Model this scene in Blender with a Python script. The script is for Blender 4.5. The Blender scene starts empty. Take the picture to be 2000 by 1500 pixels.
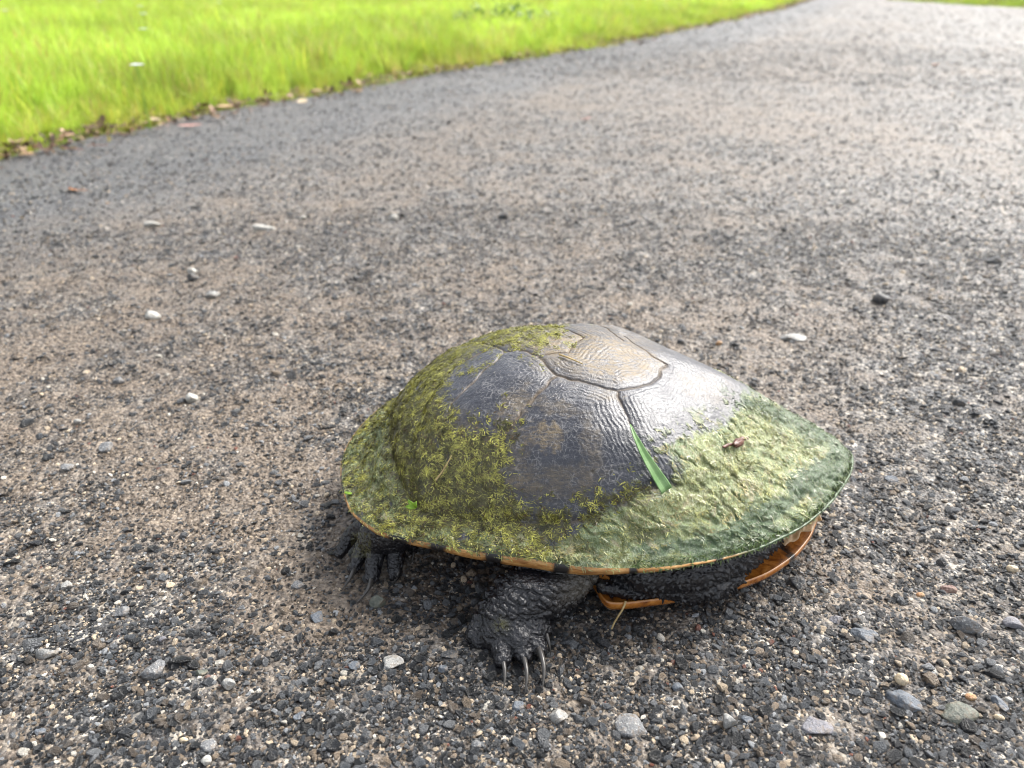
import bpy, bmesh, math, random
import numpy as np
from mathutils import Vector, Matrix, kdtree
from mathutils.bvhtree import BVHTree

# ------------------------------------------------------------------ camera, sky, sun, exposure
CAM_H = 0.26
FPX = 1511.0                      # focal length in pixels of a 2000 px wide photograph
PITCH = math.atan(795 / FPX)
scene = bpy.context.scene
cam_data = bpy.data.cameras.new("camera")
cam = bpy.data.objects.new("camera", cam_data)
scene.collection.objects.link(cam)
cam.location = (0, 0, CAM_H)
cam.rotation_euler = (math.pi / 2 - PITCH, 0, 0)
cam_data.sensor_width = 36
cam_data.lens = FPX / 2000 * 36
cam_data.clip_start = 0.01
cam_data.clip_end = 2000
cam_data.dof.use_dof = True
cam_data.dof.focus_distance = 0.345
cam_data.dof.aperture_fstop = 10.5
scene.camera = cam

SUN_ELEV = math.radians(48)
SUN_AZ = math.radians(52)          # to the right of +Y (behind the turtle)
world = bpy.data.worlds.new("World")
scene.world = world
world.use_nodes = True
wn = world.node_tree
wn.nodes.clear()
w_out = wn.nodes.new("ShaderNodeOutputWorld")
w_bg = wn.nodes.new("ShaderNodeBackground")
w_sky = wn.nodes.new("ShaderNodeTexSky")
w_sky.sky_type = 'NISHITA'
w_sky.sun_disc = False
w_sky.sun_elevation = SUN_ELEV
w_sky.sun_rotation = SUN_AZ
w_sky.air_density = 1.0
w_sky.dust_density = 4.0
w_hs = wn.nodes.new("ShaderNodeHueSaturation")
w_hs.inputs['Saturation'].default_value = 0.32
wn.links.new(w_sky.outputs[0], w_hs.inputs['Color'])
wn.links.new(w_hs.outputs[0], w_bg.inputs[0])
w_bg.inputs[1].default_value = 0.10
wn.links.new(w_bg.outputs[0], w_out.inputs[0])

sun_data = bpy.data.lights.new("sun", 'SUN')
sun_data.energy = 1.5
sun_data.angle = math.radians(33)
sun_data.color = (1.0, 0.96, 0.9)
sun = bpy.data.objects.new("sun", sun_data)
scene.collection.objects.link(sun)
sdir = Vector((math.sin(SUN_AZ) * math.cos(SUN_ELEV), math.cos(SUN_AZ) * math.cos(SUN_ELEV), math.sin(SUN_ELEV)))
sun.rotation_euler = sdir.to_track_quat('Z', 'Y').to_euler()
sun.location = sdir * 5

scene.view_settings.view_transform = 'Standard'
scene.view_settings.look = 'None'
scene.view_settings.gamma = 1
scene.view_settings.use_curve_mapping = False
scene.view_settings.exposure = 1.72
scene.cycles.filter_width = 1.0

random.seed(7)
rng = np.random.default_rng(7)

# ------------------------------------------------------------------ helpers
def unp(px, py, z=0.0):
    """point of the photograph (2000x1500 px) at height z -> world"""
    rx = px - 1000.0
    ry = FPX * math.cos(PITCH) + (750 - py) * math.sin(PITCH)
    rz = -FPX * math.sin(PITCH) + (750 - py) * math.cos(PITCH)
    t = (z - CAM_H) / rz
    return Vector((rx * t, ry * t, z))

def ray_dir(px, py):
    return Vector((px - 1000.0, FPX * math.cos(PITCH) + (750 - py) * math.sin(PITCH),
                   -FPX * math.sin(PITCH) + (750 - py) * math.cos(PITCH))).normalized()

def proj(V):
    X = V[:, 0]; Y = V[:, 1]; Z = V[:, 2] - CAM_H
    dep = Y * math.cos(PITCH) - Z * math.sin(PITCH)
    up = Y * math.sin(PITCH) + Z * math.cos(PITCH)
    return 1000 + FPX * X / dep, 750 - FPX * up / dep

def _hash(i, j, k, s):
    h = (i.astype(np.int64) * 374761393 + j.astype(np.int64) * 668265263 + k.astype(np.int64) * 2147483647 + s * 1274126177) & 0xffffffff
    h = ((h ^ (h >> 13)) * 1274126177) & 0xffffffff
    h = ((h ^ (h >> 15)) * 2246822519) & 0xffffffff
    h = h ^ (h >> 16)
    return (h & 0xffffff) / float(0xffffff)

def vnoise(P, s=0):
    Pi = np.floor(P); f = P - Pi; f = f * f * (3 - 2 * f); Pi = Pi.astype(np.int64)
    r = 0
    for a in (0, 1):
        for b in (0, 1):
            for c in (0, 1):
                w = (f[:, 0] if a else 1 - f[:, 0]) * (f[:, 1] if b else 1 - f[:, 1]) * (f[:, 2] if c else 1 - f[:, 2])
                r = r + w * _hash(Pi[:, 0] + a, Pi[:, 1] + b, Pi[:, 2] + c, s)
    return r * 2 - 1

def fbm(P, s=0, o=4, g=0.5):
    r = 0; a = 1.0; t = 0
    for i in range(o):
        r = r + a * vnoise(P * (2.03 ** i) + 17.3 * i, s + i); t += a; a *= g
    return r / t

def worley(P, s=0):
    Pi = np.floor(P).astype(np.int64)
    f1 = np.full(len(P), 9.0); f2 = np.full(len(P), 9.0); cid = np.zeros(len(P))
    for a in (-1, 0, 1):
        for b in (-1, 0, 1):
            for c in (-1, 0, 1):
                i, j, k = Pi[:, 0] + a, Pi[:, 1] + b, Pi[:, 2] + c
                q = np.stack([i + _hash(i, j, k, s), j + _hash(i, j, k, s + 1), k + _hash(i, j, k, s + 2)], 1)
                d = np.linalg.norm(P - q, axis=1)
                h = _hash(i, j, k, s + 3)
                cl = d < f1
                f2 = np.where(cl, f1, np.minimum(f2, d)); cid = np.where(cl, h, cid); f1 = np.where(cl, d, f1)
    return f1, f2, cid

def sstep(a, b, x):
    t = np.clip((x - a) / (b - a), 0, 1)
    return t * t * (3 - 2 * t)

def np_mesh(name, V, F, smooth=True):
    """fast mesh from numpy arrays; F is (n,3) or (n,4)"""
    me = bpy.data.meshes.new(name)
    V = np.asarray(V, dtype=np.float32); F = np.asarray(F, dtype=np.int32)
    n, k = F.shape
    me.vertices.add(len(V)); me.vertices.foreach_set('co', V.ravel())
    me.loops.add(n * k); me.loops.foreach_set('vertex_index', F.ravel())
    me.polygons.add(n); me.polygons.foreach_set('loop_start', np.arange(n, dtype=np.int32) * k)
    me.update(calc_edges=True)
    me.polygons.foreach_set('use_smooth', np.full(n, smooth))
    me.update()
    return me

def set_attr(me, name, arr, vec=False):
    a = me.attributes.new(name, 'FLOAT_VECTOR' if vec else 'FLOAT', 'POINT')
    a.data.foreach_set('vector' if vec else 'value', np.asarray(arr, dtype=np.float32).ravel())

def link(name, me, mat=None, parent=None):
    o = bpy.data.objects.new(name, me)
    scene.collection.objects.link(o)
    if mat is not None and me is not None:
        if len(me.materials) == 0: me.materials.append(mat)
    if parent is not None: o.parent = parent
    return o

def tag(o, label=None, cat=None, group=None, kind=None):
    if label: o['label'] = label
    if cat: o['category'] = cat
    if group: o['group'] = group
    if kind: o['kind'] = kind
    return o

def empty(name, loc=(0, 0, 0)):
    o = bpy.data.objects.new(name, None)
    o.empty_display_size = 0.02
    scene.collection.objects.link(o); o.location = loc
    return o

class NT:
    def __init__(self, name):
        self.m = bpy.data.materials.new(name); self.m.use_nodes = True
        self.t = self.m.node_tree; self.t.nodes.clear()
        self.out = self.t.nodes.new('ShaderNodeOutputMaterial')
        self.b = self.t.nodes.new('ShaderNodeBsdfPrincipled')
        self.t.links.new(self.b.outputs[0], self.out.inputs[0])
    def n(self, ty, **kw):
        x = self.t.nodes.new(ty)
        for k, v in kw.items(): setattr(x, k, v)
        return x
    def l(self, a, b): self.t.links.new(a, b)
    def put(self, sock, v):
        if isinstance(v, bpy.types.NodeSocket): self.l(v, sock)
        elif isinstance(v, (tuple, list)) and len(v) == 3 and sock.type == 'RGBA': sock.default_value = (*v, 1)
        elif isinstance(v, (int, float)) and sock.type == 'RGBA': sock.default_value = (v, v, v, 1)
        else: sock.default_value = v
    def attr(self, name, inst=False):
        x = self.n('ShaderNodeAttribute'); x.attribute_name = name
        if inst: x.attribute_type = 'INSTANCER'
        return x
    def pos(self):
        return self.n('ShaderNodeNewGeometry').outputs['Position']
    def objco(self):
        return self.n('ShaderNodeTexCoord').outputs['Object']
    def noise(self, vec, scale, detail=4, rough=0.55, dist=0.0):
        x = self.n('ShaderNodeTexNoise'); self.put(x.inputs['Vector'], vec)
        x.inputs['Scale'].default_value = scale; x.inputs['Detail'].default_value = detail
        x.inputs['Roughness'].default_value = rough; x.inputs['Distortion'].default_value = dist
        return x.outputs['Fac']
    def voro(self, vec, scale, feature='F1', out='Distance', rnd=1.0):
        x = self.n('ShaderNodeTexVoronoi', feature=feature); self.put(x.inputs['Vector'], vec)
        x.inputs['Scale'].default_value = scale; x.inputs['Randomness'].default_value = rnd
        return x.outputs[out]
    def ramp(self, fac, stops, interp='LINEAR'):
        x = self.n('ShaderNodeValToRGB'); self.put(x.inputs[0], fac)
        e = x.color_ramp.elements; x.color_ramp.interpolation = interp
        while len(e) > 1: e.remove(e[0])
        for i, (p, c) in enumerate(stops):
            if isinstance(c, (int, float)): c = (c, c, c)
            if i == 0: e[0].position = p; e[0].color = (*c, 1)
            else:
                q = e.new(p); q.color = (*c, 1)
        return x.outputs[0]
    def mix(self, f, a, b, mode='MIX'):
        x = self.n('ShaderNodeMix', data_type='RGBA', blend_type=mode)
        self.put(x.inputs[0], f); self.put(x.inputs[6], a); self.put(x.inputs[7], b)
        return x.outputs[2]
    def math(self, op, a, b=0.0, c=None, clamp=False):
        x = self.n('ShaderNodeMath', operation=op, use_clamp=clamp)
        self.put(x.inputs[0], a); self.put(x.inputs[1], b)
        if c is not None: self.put(x.inputs[2], c)
        return x.outputs[0]
    def bump(self, h, strength=0.5, dist=0.001, normal=None):
        x = self.n('ShaderNodeBump'); self.put(x.inputs['Height'], h)
        x.inputs['Strength'].default_value = strength; x.inputs['Distance'].default_value = dist
        if normal is not None: self.l(normal, x.inputs['Normal'])
        return x.outputs[0]
    def scalev(self, vec, s):
        x = self.n('ShaderNodeMapping'); self.put(x.inputs['Vector'], vec); x.inputs['Scale'].default_value = s
        return x.outputs[0]

# ------------------------------------------------------------------ materials
def mat_road():
    m = NT('gravel_road'); p = m.pos()
    at = m.attr('patch').outputs['Fac']            # 0 gritty dark .. 1 bare dirt
    edge = m.attr('asph').outputs['Fac']
    n1 = m.noise(p, 320, 4, 0.65); n2 = m.noise(p, 45, 4)
    cell = m.voro(p, 520, 'F1', 'Color'); sep = m.n('ShaderNodeSeparateColor'); m.l(cell, sep.inputs[0])
    cell2 = m.voro(p, 230, 'F1', 'Color'); sep2 = m.n('ShaderNodeSeparateColor'); m.l(cell2, sep2.inputs[0])
    dirt = m.ramp(n1, [(0.32, (0.028, 0.022, 0.017)), (0.5, (0.140, 0.108, 0.079)), (0.74, (0.38, 0.31, 0.235))])
    grit = m.ramp(sep.outputs[0], [(0.0, (0.022, 0.023, 0.025)), (0.35, (0.06, 0.06, 0.062)), (0.6, (0.13, 0.128, 0.125)), (0.8, (0.25, 0.23, 0.20)), (0.93, (0.45, 0.40, 0.33)), (1, (0.62, 0.57, 0.49))])
    grit2 = m.ramp(sep2.outputs[0], [(0.0, (0.025, 0.027, 0.03)), (0.45, (0.06, 0.062, 0.065)), (0.75, (0.14, 0.13, 0.12)), (0.95, (0.4, 0.36, 0.3))])
    g = m.mix(m.math('GREATER_THAN', n2, 0.5), grit, grit2)
    f = m.math('ADD', at, m.math('MULTIPLY', m.math('SUBTRACT', n2, 0.5), 1.6), clamp=True)
    col = m.mix(f, g, dirt)
    # asphalt-grey strip along the verge
    col = m.mix(m.math('MULTIPLY', edge, 0.75), col, m.mix(n1, (0.035, 0.038, 0.042), (0.14, 0.145, 0.15)))
    m.put(m.b.inputs['Base Color'], col)
    m.put(m.b.inputs['Roughness'], m.ramp(sep.outputs[1], [(0, 0.26), (1, 0.7)]))
    h = m.math('ADD', m.math('MULTIPLY', m.voro(p, 520), -1.0), m.math('MULTIPLY', m.voro(p, 230), -1.6))
    h = m.math('ADD', h, m.math('MULTIPLY', n1, 1.2))
    m.put(m.b.inputs['Normal'], m.bump(h, 0.9, 0.0012))
    return m.m

def mat_ground():
    m = NT('verge_soil'); p = m.pos()
    n1 = m.noise(p, 9, 5); n2 = m.noise(p, 90, 4)
    c = m.ramp(n1, [(0.3, (0.07, 0.09, 0.02)), (0.55, (0.13, 0.19, 0.02)), (0.8, (0.17, 0.24, 0.03))])
    c = m.mix(m.math('MULTIPLY', n2, 0.7), c, (0.09, 0.065, 0.035))
    m.put(m.b.inputs['Base Color'], c); m.b.inputs['Roughness'].default_value = 0.9
    m.put(m.b.inputs['Normal'], m.bump(n2, 0.8, 0.01))
    return m.m

def mat_grit_instance():
    m = NT('grit_stone'); p = m.objco()
    c = m.attr('col', True).outputs['Color']
    n = m.noise(p, 3.0, 3, 0.7)
    c = m.mix(1.0, c, m.ramp(n, [(0.3, 0.55), (0.7, 1.35)]), 'MULTIPLY')
    m.put(m.b.inputs['Base Color'], c)
    m.b.inputs['Roughness'].default_value = 0.30
    m.b.inputs['Specular IOR Level'].default_value = 0.7
    m.put(m.b.inputs['Normal'], m.bump(m.noise(p, 6, 3), 0.5, 0.2))
    return m.m

def mat_stone(name, c1, c2, rough=0.55, speck=None, sc=1.0):
    m = NT(name); p = m.objco()
    n = m.noise(p, 260 * sc, 5, 0.65); n2 = m.noise(p, 900 * sc, 3, 0.7)
    c = m.mix(m.ramp(n, [(0.35, 0.0), (0.65, 1.0)]), c1, c2)
    if speck: c = m.mix(m.math('GREATER_THAN', n2, 0.62), c, speck)
    c = m.mix(m.math('MULTIPLY', m.ramp(m.noise(p, 330, 4, 0.7), [(0.5, 0.0), (0.62, 1.0)]), 0.6), c, (0.17, 0.13, 0.09))
    m.put(m.b.inputs['Base Color'], c); m.b.inputs['Roughness'].default_value = rough
    m.put(m.b.inputs['Normal'], m.bump(m.math('ADD', n, m.math('MULTIPLY', n2, 0.7)), 0.9, 0.0011))
    return m.m

def mat_scute():
    m = NT('wet_carapace'); p = m.objco()
    alg = m.attr('algae').outputs['Fac']; moss = m.attr('moss').outputs['Fac']; mud = m.attr('mud').outputs['Fac']
    seam = m.attr('seam').outputs['Fac']
    n1 = m.noise(p, 120, 5, 0.6); n2 = m.noise(p, 700, 4, 0.6)
    horn = m.mix(n1, (0.008, 0.010, 0.017), (0.034, 0.037, 0.052))
    # pale crackle of dried slime between little plates
    wv = m.n('ShaderNodeVectorMath', operation='MULTIPLY_ADD'); nz = m.n('ShaderNodeTexNoise'); m.l(p, nz.inputs['Vector']); nz.inputs['Scale'].default_value = 260; nz.inputs['Detail'].default_value = 4
    m.l(nz.outputs['Color'], wv.inputs[0]); wv.inputs[1].default_value = (0.006, 0.006, 0.006); m.l(p, wv.inputs[2])
    vc = m.voro(m.scalev(wv.outputs[0], (1.0, 1.0, 0.8)), 400, 'DISTANCE_TO_EDGE')
    crack = m.math('MULTIPLY', m.ramp(vc, [(0.0, 1.0), (0.07, 0.25), (0.14, 0.0)]), m.ramp(m.noise(p, 130, 5, 0.75), [(0.46, 0.0), (0.60, 1.0)]))
    stri = m.noise(m.scalev(p, (1.0, 3.4, 3.4)), 210, 4, 0.75, 0.6)
    horn = m.mix(m.math('MULTIPLY', crack, 0.42), horn, (0.40, 0.39, 0.38))
    horn = m.mix(m.ramp(stri, [(0.60, 0.0), (0.72, 0.55)]), horn, (0.33, 0.31, 0.27))
    mudc = m.mix(n2, (0.09, 0.065, 0.03), (0.24, 0.175, 0.09))
    mf = m.math('MULTIPLY', mud, m.ramp(m.math('ADD', m.math('MULTIPLY', stri, 0.6), m.math('MULTIPLY', m.noise(p, 170, 5, 0.75), 0.4)), [(0.40, 0.0), (0.56, 1.0)]), clamp=True)
    c = m.mix(mf, horn, mudc)
    c = m.mix(m.math('MULTIPLY', seam, 0.85), c, m.mix(n2, (0.05, 0.032, 0.016), (0.22, 0.15, 0.075)))
    mossc = m.mix(n2, (0.020, 0.018, 0.008), (0.16, 0.145, 0.04))
    c = m.mix(m.math('MULTIPLY', moss, 0.85), c, mossc)
    fib = m.noise(m.scalev(p, (1.7, 1.0, 1.0)), 560, 5, 0.75, 1.3)
    big = m.noise(p, 75, 4, 0.6)
    blot = m.noise(p, 150, 4, 0.65, 0.8)
    algc = m.ramp(fib, [(0.32, (0.030, 0.040, 0.006)), (0.43, (0.17, 0.19, 0.04)), (0.54, (0.31, 0.36, 0.145)), (0.70, (0.55, 0.60, 0.38))])
    algc = m.mix(m.ramp(big, [(0.42, 0.0), (0.62, 0.65)]), algc, m.mix(fib, (0.05, 0.085, 0.025), (0.22, 0.32, 0.15)))
    algc = m.mix(m.ramp(blot, [(0.53, 0.0), (0.66, 0.75)]), algc, m.mix(fib, (0.22, 0.16, 0.06), (0.62, 0.55, 0.36)))
    stk = m.attr('streak').outputs['Fac']
    algc = m.mix(m.math('MULTIPLY', stk, 0.8), algc, m.mix(fib, (0.03, 0.035, 0.006), (0.15, 0.16, 0.03)))
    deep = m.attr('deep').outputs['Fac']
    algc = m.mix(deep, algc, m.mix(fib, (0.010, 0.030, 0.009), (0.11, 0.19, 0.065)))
    c = m.mix(alg, c, algc)
    m.put(m.b.inputs['Base Color'], c)
    r = m.mix(alg, m.ramp(n1, [(0.3, 0.27), (0.7, 0.48)]), m.ramp(fib, [(0.3, 0.16), (0.7, 0.34)]))
    r = m.mix(moss, r, 0.55); r = m.mix(seam, r, 0.75); r = m.mix(m.math('MULTIPLY', mf, 0.9), r, 0.62); r = m.mix(m.math('MULTIPLY', crack, 0.8), r, 0.6)
    m.put(m.b.inputs['Roughness'], r)
    m.b.inputs['IOR'].default_value = 1.52
    m.put(m.b.inputs['Specular IOR Level'], m.math('MULTIPLY_ADD', moss, -0.4, 0.85))
    m.b.inputs['Coat Roughness'].default_value = 0.13
    m.b.inputs['Coat IOR'].default_value = 1.5
    m.put(m.b.inputs['Coat Weight'], m.math('ADD', m.math('MULTIPLY', alg, 0.55), m.math('MULTIPLY', moss, 0.15), clamp=True))
    h = m.math('MULTIPLY', m.ramp(vc, [(0, 0.0), (0.12, 1.0)]), 0.16)
    h = m.math('ADD', h, m.math('MULTIPLY', n2, 0.7)); h = m.math('ADD', h, m.math('MULTIPLY', stri, 0.5))
    h = m.math('ADD', h, m.math('MULTIPLY', m.math('MULTIPLY', fib, alg), 3.5))
    nb = m.bump(h, 0.6, 0.0006)
    m.put(m.b.inputs['Normal'], nb); m.put(m.b.inputs['Coat Normal'], m.bump(h, 0.7, 0.0007))
    return m.m

def mat_rim():
    m = NT('rim_horn'); p = m.objco()
    bl = m.attr('black').outputs['Fac']
    n = m.noise(m.scalev(p, (0.5, 0.5, 2.5)), 300, 5, 0.7); n2 = m.noise(p, 110, 3)
    c = m.ramp(n, [(0.3, (0.16, 0.055, 0.012)), (0.5, (0.42, 0.2, 0.055)), (0.72, (0.66, 0.42, 0.17))])
    c = m.mix(m.math('MULTIPLY', m.ramp(n2, [(0.5, 0.0), (0.7, 1.0)]), 0.5), c, (0.1, 0.04, 0.015))
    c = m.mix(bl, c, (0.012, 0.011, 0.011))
    c = m.mix(m.attr('green').outputs['Fac'], c, m.mix(n, (0.012, 0.03, 0.010), (0.10, 0.17, 0.07)))
    m.put(m.b.inputs['Base Color'], c); m.b.inputs['Roughness'].default_value = 0.42
    m.b.inputs['Coat Weight'].default_value = 0.15; m.b.inputs['Coat Roughness'].default_value = 0.15
    m.put(m.b.inputs['Normal'], m.bump(n, 0.3, 0.0005))
    return m.m

def mat_plastron():
    m = NT('plastron_horn'); p = m.objco()
    bl = m.attr('black').outputs['Fac']; lip = m.attr('lip').outputs['Fac']
    n = m.noise(p, 150, 5, 0.65, 0.8); n2 = m.noise(p, 900, 3)
    c = m.ramp(n, [(0.3, (0.13, 0.035, 0.006)), (0.5, (0.38, 0.13, 0.02)), (0.7, (0.55, 0.23, 0.045))])
    c = m.mix(m.math('MULTIPLY', lip, 0.8), c, (0.42, 0.20, 0.06))
    c = m.mix(bl, c, (0.01, 0.009, 0.009))
    m.put(m.b.inputs['Base Color'], c); m.b.inputs['Roughness'].default_value = 0.22
    m.b.inputs['Coat Weight'].default_value = 0.7; m.b.inputs['Coat Roughness'].default_value = 0.1
    m.put(m.b.inputs['Normal'], m.bump(n2, 0.25, 0.0004))
    return m.m

def mat_skin():
    m = NT('wet_black_skin'); p = m.objco()
    n = m.noise(p, 500, 5, 0.65); n2 = m.noise(p, 60, 3)
    pale = m.attr('pale').outputs['Fac']; crease = m.attr('crease').outputs['Fac']
    c = m.mix(n, (0.003, 0.003, 0.004), (0.018, 0.018, 0.023))
    c = m.mix(pale, c, m.mix(n, (0.06, 0.055, 0.045), (0.20, 0.18, 0.15)))
    c = m.mix(m.math('MULTIPLY', m.attr('slime').outputs['Fac'], m.ramp(n, [(0.4, 0.0), (0.55, 0.9)])), c, (0.16, 0.15, 0.05))
    m.put(m.b.inputs['Base Color'], c)
    m.b.inputs['Roughness'].default_value = 0.22
    m.b.inputs['Specular IOR Level'].default_value = 0.65
    fr = m.noise(m.scalev(p, (1.0, 0.45, 0.6)), 620, 3, 0.6, 1.2)
    m.b.inputs['Coat Weight'].default_value = 0.15; m.b.inputs['Coat Roughness'].default_value = 0.1
    h = m.math('ADD', m.math('MULTIPLY', m.voro(p, 620), -0.6), m.math('MULTIPLY', fr, 1.3))
    m.put(m.b.inputs['Normal'], m.bump(h, 0.8, 0.0010))
    return m.m

def mat_vcol(name, rough=0.5, spec=0.5, trans=0.0, inst=None, bumpy=None, translu=0.0):
    m = NT(name)
    c = m.attr('col').outputs['Color']
    if inst: c = m.mix(1.0, c, m.attr(inst, True).outputs['Color'], 'MULTIPLY')
    m.put(m.b.inputs['Base Color'], c); m.b.inputs['Roughness'].default_value = rough
    m.b.inputs['Specular IOR Level'].default_value = spec
    if bumpy: m.put(m.b.inputs['Normal'], m.bump(m.noise(m.objco(), bumpy[0], 4), bumpy[1], bumpy[2]))
    if translu > 0:
        tb = m.n('ShaderNodeBsdfTranslucent'); m.put(tb.inputs[0], c)
        ms = m.n('ShaderNodeMixShader'); ms.inputs[0].default_value = translu
        m.l(m.b.outputs[0], ms.inputs[1]); m.l(tb.outputs[0], ms.inputs[2]); m.l(ms.outputs[0], m.out.inputs[0])
    return m.m

def mat_leafy(name, c1, c2, sc=300, rough=0.5, translu=0.3, stretch=(1, 1, 1)):
    m = NT(name); p = m.scalev(m.objco(), stretch)
    n = m.noise(p, sc, 4, 0.6)
    c = m.mix(m.ramp(n, [(0.35, 0.0), (0.65, 1.0)]), c1, c2)
    m.put(m.b.inputs['Base Color'], c); m.b.inputs['Roughness'].default_value = rough
    m.put(m.b.inputs['Normal'], m.bump(n, 0.4, 0.0005))
    if translu > 0:
        tb = m.n('ShaderNodeBsdfTranslucent'); m.put(tb.inputs[0], c)
        ms = m.n('ShaderNodeMixShader'); ms.inputs[0].default_value = translu
        m.l(m.b.outputs[0], ms.inputs[1]); m.l(tb.outputs[0], ms.inputs[2]); m.l(ms.outputs[0], m.out.inputs[0])
    return m.m

M_ROAD = mat_road(); M_GROUND = mat_ground(); M_GRIT = mat_grit_instance(); M_SCUTE = mat_scute()
M_RIM = mat_rim(); M_PLAST = mat_plastron(); M_SKIN = mat_skin()

# ------------------------------------------------------------------ road outline (world metres)
LE = np.array([(-1.5, -3), (-1.25, 0.2), (-1.02, 0.8), (-0.82, 1.27), (-0.7, 1.56), (-0.5, 1.98), (-0.3, 2.41), (0, 2.9), (0.44, 3.63), (1.05, 4.83), (2.35, 7.58), (3.81, 11.0), (6.3, 17), (13, 32), (50, 105)])
RE = np.array([(5.6, -3), (5.3, 3), (4.95, 6.5), (4.82, 8.09), (4.78, 11.0), (7.4, 17), (15, 32), (54, 105)])
def xle(y): return np.interp(y, LE[:, 1], LE[:, 0])
def xre(y): return np.interp(y, RE[:, 1], RE[:, 0])

def road_z(x, y):
    x = np.asarray(x, float); y = np.asarray(y, float)
    P = np.stack([x, y, np.zeros_like(x)], 1)
    d = np.hypot(x, y)
    z = 0.0018 * fbm(P * 14, 3, 3) + 0.0012 * fbm(P * 55, 5, 2)
    z += np.where(d > 0.8, 0.006, 0.0) * sstep(0.8, 2.5, d) * fbm(P * 1.7, 9, 2)
    return z

def geo_axis(lo, hi, fine0, fine1, h, g):
    a = list(np.arange(fine0, fine1, h))
    s = h; v = a[-1]
    while v < hi:
        s *= g; v += s; a.append(v)
    s = h; v = a[0]; b = []
    while v > lo:
        s *= g; v -= s; b.append(v)
    return np.array(b[::-1] + a)

xs = geo_axis(-3, 60, -0.24, 0.32, 0.002, 1.022)
ys = geo_axis(-2, 105, 0.16, 0.50, 0.002, 1.022)
X, Y = np.meshgrid(xs, ys); nx, ny = len(xs), len(ys)
x = X.ravel(); y = Y.ravel()
P3 = np.stack([x, y, np.zeros_like(x)], 1)
dist = np.hypot(x, y)
z = road_z(x, y)
near = sstep(2.2, 0.7, dist)
f1, f2, cid = worley(P3 * 260, 5)
z += near * (0.0010 * fbm(P3 * 120, 21, 3) + 0.0007 * (0.6 - f1) * (cid > 0.35))
V = np.stack([x, y, z], 1)
idx = np.arange(nx * ny).reshape(ny, nx)
F = np.stack([idx[:-1, :-1], idx[:-1, 1:], idx[1:, 1:], idx[1:, :-1]], -1).reshape(-1, 4)
cx = x[F].mean(1); cy = y[F].mean(1)
wob = 0.03 * vnoise(np.stack([cx * 9, cy * 9, cx * 0], 1), 4)
keep = (cx > xle(cy) - 0.02 + wob) & (cx < xre(cy) + wob)
F = F[keep]
used = np.zeros(len(V), bool); used[F.ravel()] = True
remap = np.cumsum(used) - 1
V = V[used]; F = remap[F]
me = np_mesh('gravel_road', V, F)
P3 = V * np.array([1, 1, 0])
u = V[:, 0] - xle(V[:, 1])                                     # metres from the left verge
patch = 0.43 + 0.6 * fbm(P3 * 11, 31, 3) + 0.5 * fbm(P3 * 2.3, 37, 3) + 0.5 * fbm(P3 * 38, 33, 2)
patch += sstep(0.7, 2.0, V[:, 1]) * 0.34 * vnoise(np.stack([u * 4.5, V[:, 1] * 0.25, u * 0], 1), 43)
patch += 0.20 * np.exp(-((u - 0.95) / 0.16) ** 2) * sstep(0.6, 1.6, V[:, 1]) - 0.15 * sstep(1.1, 1.5, u)
patch += 0.25 * np.exp(-((V[:, 0] + 0.08) ** 2 + (V[:, 1] - 0.55) ** 2) / 0.05)
asph = sstep(0.62, 0.3, u + 0.12 * fbm(P3 * 6, 41, 3))
set_attr(me, 'patch', np.clip(patch, 0, 1)); set_attr(me, 'asph', asph)
road = link('gravel_road', me, M_ROAD); tag(road, kind='structure', label='dark gravel road with brown dirt patches')

# ground sheet to the horizon
gx = geo_axis(-400, 400, -1, 1, 0.25, 1.12); gy = geo_axis(-60, 600, 0, 2, 0.25, 1.12)
GX, GY = np.meshgrid(gx, gy)
gxf, gyf = GX.ravel(), GY.ravel()
gz = -0.012 + np.where((gxf < xle(gyf) - 0.3) | (gxf > xre(gyf) + 0.3), 0.02 * fbm(np.stack([gxf, gyf, gxf * 0], 1) * 1.3, 51, 2), 0)
gi = np.arange(len(gxf)).reshape(GX.shape)
gF = np.stack([gi[:-1, :-1], gi[:-1, 1:], gi[1:, 1:], gi[1:, :-1]], -1).reshape(-1, 4)
ground = link('ground', np_mesh('ground', np.stack([gxf, gyf, gz], 1), gF), M_GROUND)
tag(ground, kind='structure', label='grassy soil on both sides of the road')

# ------------------------------------------------------------------ instanced stuff
def chisel(verts, seed, cuts=7, lo=0.55, hi=0.9, flat=0.7):
    r = np.random.default_rng(seed)
    v = verts.copy()
    for i in range(cuts):
        n = r.normal(size=3); n /= np.linalg.norm(n)
        d = r.uniform(lo, hi)
        k = v @ n - d
        v = v - np.outer(np.maximum(k, 0), n)
    v *= np.array([1, r.uniform(0.65, 1), flat])
    return v

def ico(sub):
    bm = bmesh.new(); bmesh.ops.create_icosphere(bm, subdivisions=sub, radius=1.0)
    v = np.array([q.co[:] for q in bm.verts]); f = np.array([[q.index for q in t.verts] for t in bm.faces]); bm.free()
    return v, f
ICO1, ICO2, ICO3, ICO4 = ico(1), ico(2), ico(3), ico(4)

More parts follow.
